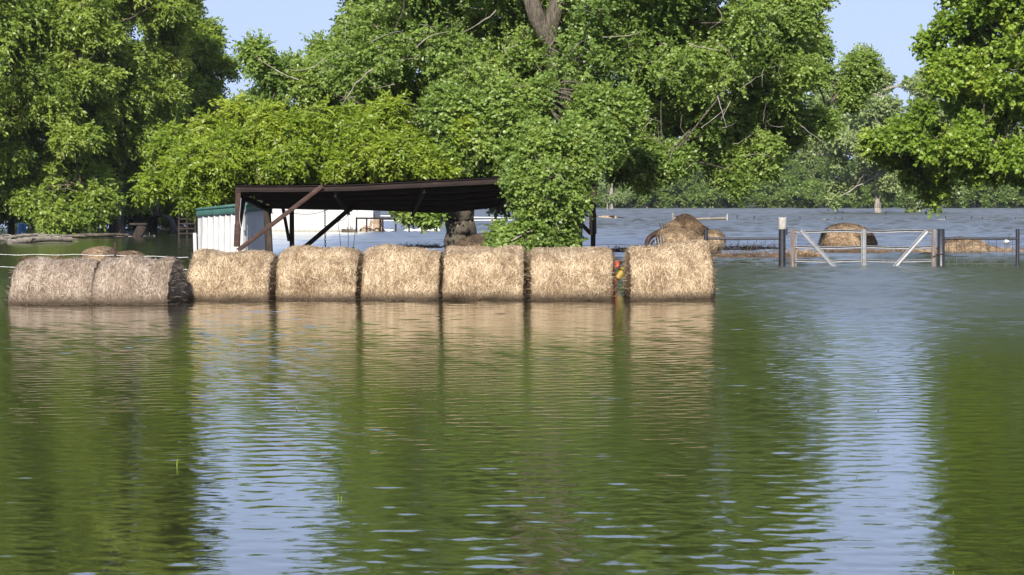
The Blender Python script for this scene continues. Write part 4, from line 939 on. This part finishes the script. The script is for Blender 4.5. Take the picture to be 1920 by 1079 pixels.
# feeder ring: curved rusty sheet lying tilted with uprights
root = empty('feeder_ring', (XW(1232, D), D, 0), 'rusty curved hay feeder ring leaning against the slumped bales', 'hay feeder')
def sweep(pp, w0, h0, D_, name, mat):
    mb = MB(); q = [P(x, y, D_+o) for x, y, o in pp]; out = []
    for i in range(len(q)-1):
        for k in range(4):
            t = k/4; p0 = q[max(0, i-1)]; p1 = q[i]; p2 = q[i+1]; p3 = q[min(len(q)-1, i+2)]
            out.append(.5*((2*p1)+(-p0+p2)*t+(2*p0-5*p1+4*p2-p3)*t*t+(-p0+3*p1-3*p2+p3)*t**3))
    out.append(q[-1]); m = len(out); V = []
    for i in range(m):
        tg = (out[min(m-1, i+1)]-out[max(0, i-1)]).normalized(); sd = Vector((0, 1, 0)); up_ = tg.cross(sd).normalized(); k = math.sin(math.pi*min(1, max(0, i/(m-1))))**.3*.6+.4
        for an in range(10):
            a = an*math.pi/5; V.append(tuple(out[i]+sd*(math.cos(a)*w0)+up_*(math.sin(a)*h0*k)))
    mb.add(V, [(i*10+j, i*10+(j+1) % 10, (i+1)*10+(j+1) % 10, (i+1)*10+j) for i in range(m-1) for j in range(10)]); return mb.build(name, mat, root, True)
sweep([(1218, 470, -.5), (1213, 458, -.55), (1219, 445, -.4), (1234, 436, -.1), (1250, 430, .3), (1266, 424, .8)], .20, .085, D, 'ring_sheet', 'rust')
sweep([(1221, 466, -.75), (1222, 456, -.75), (1231, 448, -.6), (1243, 442, -.5)], .05, .03, D, 'hoop', 'dark_rust')
sweep([(1246, 466, -.7), (1247, 452, -.7), (1243, 438, -.5), (1238, 430, -.3)], .04, .035, D, 'hoop', 'rust')
# bent pinkish rods and grating beside it
for (xa, ya, xb, yb, lb) in ((1236, 418, 1241, 433, 'left'), (1242, 419, 1245, 432, 'middle'), (1247, 421, 1250, 431, 'right')):
    mb = MB(); mb.tube([P(xa, ya, D-.2), P((xa+xb)/2+1, (ya+yb)/2, D-.2), P(xb, yb+6, D-.1)], .016, 6); mb.build('tine', 'rust', root, True)
for k in range(5):
    mb = MB(); mb.tube([P(1228+k*5, 447-k*2, D-.75), P(1231+k*5, 466, D-.8)], .016, 6); mb.build('bar', 'galv', root, True)
# stumps and rails behind it
Dz = DW(416.)
for px, w_, yt, lab, mt in ((1270.5, 7, 405, 'dark square stump, left of the pair behind the slumped bales', 'dark_wood'), (1291, 7.5, 406, 'dark square stump, right of the pair behind the slumped bales', 'dark_wood')):
    mb = MB(); mb.bar((XW(px, Dz-8), Dz-8, -1), (XW(px, Dz-8), Dz-8, zrow(yt, Dz-8)), w_/(F/Dz), w_/(F/Dz), up=(0, 1, 0)); tag(mb.build('stump_post', mt, origin=(XW(px, Dz-8), Dz-8, 0)), lab, 'post')
root = empty('log_rail', (XW(1310, Dz), Dz, 0), 'weathered pole rail between a pale post and a greenish stake', 'fence')
mb = MB(); mb.tube([P(1262, 410, Dz), P(1300, 411.5, Dz), P(1362, 409.5, Dz)], [.09, .1, .1], 8, True, .08); mb.build('rail', 'grey_wood', root, True)
mb = MB(); mb.bar((XW(1261, Dz), Dz-.2, -1), (XW(1261, Dz), Dz-.2, zrow(400, Dz)), .16, .16, up=(0, 1, 0)); mb.build('post', 'grey_wood', root)
mb = MB(); mb.bar((XW(1363, Dz), Dz-.2, -1), (XW(1363, Dz), Dz-.2, zrow(401, Dz)), .11, .11, up=(0, 1, 0)); mb.build('post', 'cap', root)
raft('debris_raft', 1335, 1358, 415.5, 3.5, 'grey_wood', 'small pale debris clump below the weathered pole rail', 640, 1.)
# distant dock-like remains
Dx = DW(411.5)
root = empty('sunken_trailer', (XW(1150, Dx), Dx, 0), 'dark half-sunken trailer wreck with a thin railing far out beyond the shelter', 'wreck')
mb = MB(); mb.bar(P(1147, 404.5, Dx), P(1147, 416, Dx), .45, .4, up=(0, 1, 0)); mb.build('box', 'dark_rust', root)
mb = MB(); mb.ell((XW(1140, Dx), Dx, .0), (.8, .5, .32), 14, 8, .2, 7); mb.build('load', 'rubble', root)
for z in (407, 410.3):
    mb = MB(); mb.tube([P(1153, z, Dx), P(1164, z+1, Dx), P(1176, z+3.2, Dx)], .04, 6); mb.build('rail', 'dark_rust', root, True)
for x, y in ((1160, 408), (1168, 409.5), (1175, 411)):
    mb = MB(); mb.tube([P(x, y-.5, Dx), P(x, 414, Dx)], .04, 6); mb.build('upright', 'dark_rust', root, True)
log('floating_log', (XW(1095, Dx), Dx, .03), (XW(1138, Dx), Dx, .03), .07, 'dark_bark', 'thin log afloat left of the half-sunken trailer wreck', seed=9)
# long floating fence line right across
Dl = DW(413.8)
root = empty('drowned_fence', (XW(1650, Dl), Dl, 0), 'almost drowned fence line with short stakes crossing the far water', 'fence')
mb = MB(); mb.tube([(XW(1366+i*16, Dl), Dl+.3*math.sin(i), zrow(412.6+.35*math.sin(i*1.7), Dl)) for i in range(44)], .05, 5, True, .15); mb.build('wire_and_wrack', 'dark_wood', root)
for k, x in enumerate((1382, 1414, 1500, 1566, 1579, 1660, 1743, 1773, 1822, 1842, 1904)): pole('stake', x, Dl, 404+(k*37 % 6), .035, 'rust' if k % 3 == 0 else 'dark_wood', root)
for (a, b_) in ((1531, 1548), (1634, 1648), (1757, 1773), (1676, 1688), (1912, 1935)):
    mb = MB(); mb.tube([(XW(a, Dl-.4), Dl-.4, .03), (XW(b_, Dl-.4), Dl-.4, .08)], .07, 6); mb.build('driftwood', 'grey_wood', root)
for k, (x, y) in enumerate(((1580, 404.5), (1552, 398), (1566, 397), (1714, 401), (1661, 405.5), (1920, 400))):
    D = DW(y); mb = MB(); mb.tube([(XW(x, D), D, -1), (XW(x+.5, D), D, .45)], .06, 5)
    tag(mb.build('stake', 'dark_wood', origin=(XW(x, D), D, 0)), ['stake right of the lone tree shadow, above the middle upright', 'tiny stake far beyond the left diagonal of the gate', 'tiny stake far out, right of its near twin', 'pale tip of a stake right of the lone tree', 'stake just right of the lone tree trunk', 'stake at the far right edge of the water'][k], 'stake')

# ------------------------------------------------------------------ gate and mesh fences
Dg = DW(499.5); sg = F/Dg
root = empty('pipe_post', (XW(1467, Dg), Dg, 0), 'thick black pipe post wearing a whitish plastic cap', 'post')
mb = MB(); mb.tube([(XW(1466.5, Dg), Dg, -1), (XW(1466.5, Dg), Dg, zrow(429, Dg))], 6.6/sg, 20); mb.build('pipe', 'black_pipe', root, True)
mb = MB(); X = XW(1467, Dg); z0, z1 = zrow(430, Dg), zrow(408, Dg)
mb.tube([(X, Dg, z0), (X, Dg, z0+.06)], 7.7/sg, 20); mb.tube([(X, Dg, z0+.06), (X, Dg, z0+.062)], 7.0/sg, 20); mb.tube([(X, Dg, z0+.06), (X, Dg, z1-.01), (X, Dg, z1)], [7.4/sg, 7.7/sg, 7.2/sg], 20); mb.build('cap', 'cap', root, False)
mb = MB(); mb.tube([(X+7/sg, Dg-.02, zrow(437, Dg)), (XW(1486, Dg), Dg-.02, zrow(436, Dg))], .012, 8); mb.tube([(X+8/sg, Dg-.02, zrow(428, Dg)), (X+8/sg, Dg-.02, zrow(441, Dg))], .02, 8); mb.build('hinge', 'black_pipe', root, True)
mb = MB(); mb.tube([(XW(1764.5, Dg), Dg, -1), (XW(1764.5, Dg), Dg, zrow(430, Dg)), (XW(1764.5, Dg), Dg, zrow(429.6, Dg))], [6.8/sg, 6.8/sg, 5/sg], 20)
tag(mb.build('pipe_post', 'black_pipe', smooth=False, origin=(XW(1764.5, Dg), Dg, 0)), 'thick black pipe post holding the chain at the right end of the gate', 'post')
# gate
root = empty('farm_gate', (XW(1619, Dg), Dg, 0), 'galvanised metal farm gate with two diagonals, half under water', 'gate')
def channel(a, b_, w_, name, mat, up=(0, 0, 1), dep=.03):   # dished gate rail: flat face with two rolled edges
    mb = MB(); a = Vector(a); b_ = Vector(b_); d = (b_-a).normalized(); n_ = Vector((0, -1, 0)); s_ = d.cross(n_).normalized()
    prof = [(-w_/2, .0), (-w_/2, dep), (-w_*.34, dep), (-w_*.24, dep*.35), (w_*.24, dep*.35), (w_*.34, dep), (w_/2, dep), (w_/2, .0)]
    V = [tuple(a+s_*p+n_*q) for p, q in prof]+[tuple(b_+s_*p+n_*q) for p, q in prof]; k = len(prof)
    mb.add(V, [(i, i+1, k+i+1, k+i) for i in range(k-1)]+[(k-1, 0, k, 2*k-1)]); mb.add(V, [tuple(range(k-1, -1, -1)), tuple(range(k, 2*k))]); return mb.build(name, mat, root)
rr = np.random.default_rng(4)
for y, hh in ((434, 5.4), (464, 5), (489.5, 5)):
    for xa, xb in ((1490, 1614), (1624, 1747)):
        mb = MB(); n = 18; pr = [(-.5, 0), (-.5, .06), (-.12, .06), (-.06, .004), (.30, .004), (.34, .06), (.5, .06), (.5, 0)]
        V = []
        for i in range(n+1):
            t = i/n; z = zrow(y+(1.0*math.sin(t*math.pi*1.5+y) if y > 460 else .8*math.sin(t*7)), Dg); x = XW(xa+(xb-xa)*t, Dg)
            V += [(x, Dg-.01-q, z+p*hh/sg) for p, q in pr]
        k = len(pr); mb.add(V, [(i*k+j, i*k+(j+1) % k, (i+1)*k+(j+1) % k, (i+1)*k+j) for i in range(n) for j in range(k)]); mb.build('rail', 'galv', root)
channel(P(1486, 520, Dg-.03), P(1486, 430, Dg-.03), 8/sg, 'upright', 'galv_rust', dep=.05)
channel(P(1492.2, 520, Dg-.0), P(1492.2, 431, Dg-.0), 2.5/sg, 'upright', 'galv', dep=.05)
channel(P(1619, 520, Dg-.03), P(1619, 430, Dg-.03), 9.5/sg, 'upright', 'galv', dep=.05)
channel(P(1750, 520, Dg-.03), P(1750, 430, Dg-.03), 7.5/sg, 'upright', 'galv_rust', dep=.05)
channel(P(1579, 517, Dg-.06), P(1502, 432, Dg-.06), 7.5/sg, 'diagonal', 'galv', dep=.03)
channel(P(1659, 521, Dg-.06), P(1738, 433, Dg-.06), 7.5/sg, 'diagonal', 'galv', dep=.03)
# chain round the gate post
mb = MB(); X = XW(1764.5, Dg); r = 7.4/sg; pts = []
for i in range(26): a = -math.pi+i/25*math.pi*1.35; pts.append((X+math.cos(a)*r, Dg+math.sin(a)*r, zrow(478-1.6*math.cos(a*.5), Dg)+.006*(i % 2)))
pts = [(XW(1748, Dg), Dg-.09, zrow(481, Dg)), (XW(1754, Dg), Dg-.09, zrow(480, Dg))]+pts
mb.tube(pts, .012, 6, True, .3); tag(mb.build('gate_chain', 'rust', origin=(X, Dg, 0)), 'rusty chain looped round the right gate post', 'chain')
# fences with wire mesh
def mesh_fence(x0, x1, pole_x, label, n):
    root = empty('mesh_fence', (XW((x0+x1)/2, Dg), Dg, 0), label, 'fence')
    mb = MB(); mb.tube([P(x0, 447.5, Dg), P(x1, 447.5, Dg)], .035, 10); mb.build('top_rail', 'black_pipe', root, True)
    mb = MB(); mb.tube([(XW(pole_x, Dg), Dg, -1), (XW(pole_x, Dg), Dg, zrow(429.5, Dg))], .052, 12); mb.build('post', 'black_pipe', root, True)
    mb = MB()
    for i in range(n):
        x = x0+(x1-x0)*(i+.5)/n; mb.tube([P(x, 447, Dg), P(x+.3, 520, Dg)], .0075, 4, False)
    for y in (459.5, 472, 484, 495): mb.tube([P(x0+(x1-x0)*k/12, y+.5*math.sin(k*2.1+y), Dg) for k in range(13)], .0062, 4, False)
    mb.build('wire_mesh', 'wire', root)
mesh_fence(1327, 1460, 1323.5, 'black pipe rail and wire mesh fence left of the white-capped post', 8)
mesh_fence(1771, 1906, 1908, 'black pipe rail and wire mesh fence right of the gate', 9)
mb = MB(); mb.tube([P(1911, 454, Dg), P(1990, 455, Dg)], .006, 5); mb.tube([P(1911, 466, Dg), P(1990, 466, Dg)], .006, 5); mb.tube([P(1911, 462, Dg-.3), P(1990, 463, Dg-.3)], .006, 5)
tag(mb.build('fence_wire', 'wire', smooth=True), 'strands of wire running to the right edge from the last black post', 'wire')
mb = MB(); mb.tube([P(1080+i*12, 459.5+math.sin(i*.8), 62+.2*i) for i in range(21)], .007, 5); tag(mb.build('fence_wire', 'wire', smooth=True), 'dark wire stretched across the front of the slumped bales', 'wire')
# egret
def egret():
    D = DW(468); s = F/D; X = XW(1889, D)
    root = empty('egret', (X, D, 0), 'small white egret standing in the water behind the right mesh fence', 'bird')
    z = zrow(452.5, D)
    mb = MB(); n = 9
    pts = [(X-.16, D, z-.055), (X-.09, D, z-.01), (X, D, z+.01), (X+.07, D, z+.03), (X+.085, D, z+.09), (X+.05, D, z+.15), (X+.055, D, z+.2), (X+.085, D, z+.235), (X+.12, D, z+.232)]
    mb.tube(pts, [.012, .06, .085, .06, .026, .018, .018, .030, .014], 12, True); mb.build('body', 'white_bird', root, True)
    mb = MB(); mb.tube([(X+.12, D, z+.232), (X+.2, D, z+.215)], [.010, .003], 6); mb.build('bill', 'bird_dark', root, True)
    for o in (-.02, .03): 
        mb = MB(); mb.tube([(X+o, D+o*.4, z-.06), (X+o-.015, D, z-.19), (X+o+.01, D, -.1)], .007, 5); mb.build('leg', 'bird_dark', root, True)
    mb = MB(); mb.ell((X-.02, D-.06, z-.005), (.12, .02, .055), 12, 7); mb.build('wing', 'white_bird', root, True)
egret()

# ------------------------------------------------------------------ orange implement in the gap
D = 46.5
root = empty('farm_implement', (XW(1160, D), D, 0), 'orange farm implement with a yellow drive-shaft guard, sunk between two bales', 'implement')
mb = MB(); mb.bar(P(1135, 515, D), P(1156, 530, D), .10, .16); mb.bar(P(1146, 494, D), P(1152, 534, D), .11, .11, up=(0, 1, 0)); mb.bar(P(1152, 525, D-.05), P(1150, 575, D-.05), .09, .09, up=(0, 1, 0)); mb.build('frame', 'orange', root)
mb = MB(); mb.tube([P(1136, 497, D-.05), P(1150, 493.5, D-.05), P(1158, 494, D-.1), P(1160, 499, D-.15), P(1153, 502, D-.1)], [.05, .06, .055, .05, .03], 10); mb.build('hitch', 'orange', root, True)
mb = MB(); mb.tube([P(1157, 523, D-.1), P(1166, 511, D-.05)], [.055, .07], 14); mb.tube([P(1166, 511, D-.05), P(1168, 508, D)], [.085, .085], 14); mb.build('shaft_guard', 'yellow', root, True)
mb = MB(); mb.tube([P(1167, 509, D), P(1175, 504, D), P(1186, 500, D+.1)], [.07, .09, .08], 12); mb.tube([P(1174, 513, D), P(1182, 512, D)], [.05, .05], 10); mb.build('gearbox', 'dark_rust', root, True)
mb = MB(); mb.tube([P(1120, 493, D+.4), P(1200, 493.5, D+.4)], .035, 8); mb.build('crossbar', 'dark_rust', root, True)

# ------------------------------------------------------------------ left shore: logs, panels, culvert
log('floating_log', (XW(18, DW(457)), DW(457), .03), (XW(134, DW(455)), DW(455), .12), .13, 'grey_wood', 'long pale log floating at the left edge of the water', seed=11)
log('floating_log', (XW(-20, 99), 99, .05), (XW(70, 101), 101, .25), .08, 'grey_wood', 'thin pale branch lying above the long pale log at left', seed=12)
log('floating_log', (XW(100, 106), 106, .05), (XW(240, 108), 108, .12), .09, 'dark_bark', 'dark driftwood pole behind the long pale log', seed=13)
log('floating_log', (XW(215, 112), 112, .03), (XW(290, 111), 111, .05), .07, 'grey_wood', 'short pale driftwood pole before the cattle panels', seed=14)
mb = MB(); rr = np.random.default_rng(88)
for k in range(34):
    px = rr.uniform(-20, 95); D = rr.uniform(98, 106); l = rr.uniform(.4, 1.6); a = rr.uniform(-.5, .5); x = XW(px, D)
    mb.tube([(x, D, rr.uniform(0, .12)), (x+l*.5, D+a*.5, rr.uniform(.05, .3)), (x+l, D+a, rr.uniform(0, .25))], [.02, .016, .008], 4, False)
tag(mb.build('brush_pile', 'pale_bark'), 'tangle of dead sticks floating behind the long pale log', 'brush', kind='stuff')
for (xa, xb, D, zt_, lab) in ((205, 262, 122, 1.0, 'dark slatted cattle panel in the shade under the grove, left of the trough'), (335, 366, 108, 1.3, 'dark slatted cattle panel just left of the white shed')):
    root = empty('cattle_panel', (XW((xa+xb)/2, D), D, 0), lab, 'fence', 'cattle panels under the grove')
    for z in np.linspace(.2, zt_, 6): mb = MB(); mb.bar((XW(xa, D), D, z), (XW(xb, D), D, z), .03, .06); mb.build('slat', 'dark_wood', root)
    for x in (xa, (xa+xb)/2, xb): mb = MB(); mb.bar((XW(x, D), D+.06, -1), (XW(x, D), D+.06, zt_+.1), .08, .08, up=(0, 1, 0)); mb.build('post', 'dark_wood', root)
D = 110; mb = MB(); mb.bar((XW(251, D), D, -.3), (XW(268, D), D, .55), .42, .4, up=(0, 1, 0)); mb.bar((XW(244, D), D, .60), (XW(276, D), D, .60), .5, .10)
tag(mb.build('feed_trough', 'dark_wood', origin=(XW(260, D), D, 0)), 'dark box trough standing in the water under the grove', 'trough')
D = 121; mb = MB(); V = []; R_ = .6; n = 24
for o in (0, 2.2):
    for rr_ in (R_, R_*.93):
        for i in range(n): a = 2*math.pi*i/n; V.append((XW(297, D)+math.cos(a)*rr_, D+o, .35+math.sin(a)*rr_))
Fq = []
for i in range(n):
    j = (i+1) % n; Fq += [(i, j, 2*n+j, 2*n+i), (n+j, n+i, 3*n+i, 3*n+j), (i, n+i, n+j, j), (2*n+j, 3*n+j, 3*n+i, 2*n+i)]
mb.add(V, Fq); tag(mb.build('culvert_pipe', 'dark_rust', smooth=True, origin=(XW(297, D), D, 0)), 'large dark round culvert pipe half sunk under the grove', 'pipe')
raft('debris_raft', 300, 362, 432, 9, 'rubble', 'grey rubble bank beside the culvert under the grove', 650, 2.)
D = 124; mb = MB(); x = XW(41, D); mb.tube([(x, D, -.3), (x, D, .1), (x, D, .2), (x, D, .45), (x, D, .5)], [.22, .24, .22, .24, .18], 14); tag(mb.build('plastic_barrel', 'blue', smooth=True, origin=(x, D, 0)), 'small blue barrel in the shade at far left', 'barrel')
D = 60; mb = MB(); x0 = XW(40, D)
raft('grass_mat', 40, 122, 488, 4, 'wrack', 'thin mat of floating grass behind the leftmost bale', 651, .8)

# ------------------------------------------------------------------ grass shoots poking out of the near water
def shoots(px, py, hpx, label, seed, n):
    D = DW(py); s = F/D; rr = np.random.default_rng(seed); mb = MB(); X = XW(px, D)
    for k in range(n):
        l = hpx/s*rr.uniform(.5, 1.); a = rr.uniform(-.4, .4); x = X+rr.uniform(-.012, .012)
        mb.tube([(x, D, -.1), (x+a*l*.1, D, l*.4), (x+a*l*.45, D+.01, l*.8), (x+a*l*.9, D+.02, l*rr.uniform(.75, 1))], [.0022, .002, .0016, .0006], 4, False, tint=rr.uniform(.4, .9))
    tag(mb.build('grass_shoot', 'leaf_bright', origin=(X, D, 0)), label, 'grass', 'grass shoots in the near water')
shoots(333, 875, 20, 'branched green grass shoot in the dark green water at lower left', 1, 4)
shoots(638, 940, 18, 'thin green grass shoot below the fourth bale, lower middle', 2, 2)
shoots(1605, 893, 16, 'single yellowish grass shoot in the bright water at lower right', 3, 1)
shoots(1783, 1077, 7, 'tiny grass tip at the bottom edge, lower right', 4, 1)

# loose straw and scum afloat along the foot of the bales
mb = MB(); rr = np.random.default_rng(909); n = 2600
q = np.array([(XW(x0, DW(yw)), XW(x1, DW(yw)), DW(yw)) for x0, x1, yt, yw, mt, sl_, lab in bales])
w_ = q[rr.integers(0, len(q), n)]; t = rr.uniform(-.04, 1.04, n); x = w_[:, 0]+(w_[:, 1]-w_[:, 0])*t; y = w_[:, 2]-np.abs(rr.normal(0, .22, n))*(.4+.8*np.abs(np.sin(x*2.3)))+.12
far_ = rr.random(n) < .10; x = np.where(far_, rr.uniform(-9, 5, n), x); y = np.where(far_, rr.uniform(20, 42, n), y)
d = unit(np.stack([rr.normal(0, 1, n), rr.normal(0, .7, n), np.zeros(n)], -1)); s_ = np.stack([-d[:, 1], d[:, 0], np.zeros(n)], -1)
p = np.stack([x, y, rr.uniform(.006, .02, n)], -1); ln = rr.uniform(.03, .16, n)[:, None]; wd = rr.uniform(.005, .012, n)[:, None]
Q = np.stack([p-s_*wd/2, p+s_*wd/2, p+d*ln+s_*wd*.3, p+d*ln-s_*wd*.3], 1); mb.add(Q.reshape(-1, 3), np.arange(4*n).reshape(n, 4), np.repeat(rr.uniform(.2, .9, n), 4))
tag(mb.build('floating_straw', 'hay_brown'), 'loose straw afloat along the foot of the bale row', 'straw', kind='stuff')

# ------------------------------------------------------------------ the air
m, n, L = newmat('hazy_air'); out = nd(n, 'ShaderNodeOutputMaterial'); v = nd(n, 'ShaderNodeVolumePrincipled')
v.inputs['Color'].default_value = (.86, .93, 1, 1); v.inputs['Density'].default_value = .00009; v.inputs['Anisotropy'].default_value = .2
L.new(v.outputs[0], out.inputs['Volume']); M['haze'] = m
mb = MB(); x_, y0_, y1_, z0_, z1_ = 160., -8., 520., -2.4, 26.
mb.add([(-x_, y0_, z0_), (x_, y0_, z0_), (x_, y1_, z0_), (-x_, y1_, z0_), (-x_, y0_, z1_), (x_, y0_, z1_), (x_, y1_, z1_), (-x_, y1_, z1_)], [(3, 2, 1, 0), (4, 5, 6, 7), (0, 1, 5, 4), (1, 2, 6, 5), (2, 3, 7, 6), (3, 0, 4, 7)])
o = mb.build('haze', 'haze'); tag(o, 'thin pale summer haze over the flooded pasture', 'haze', kind='stuff')
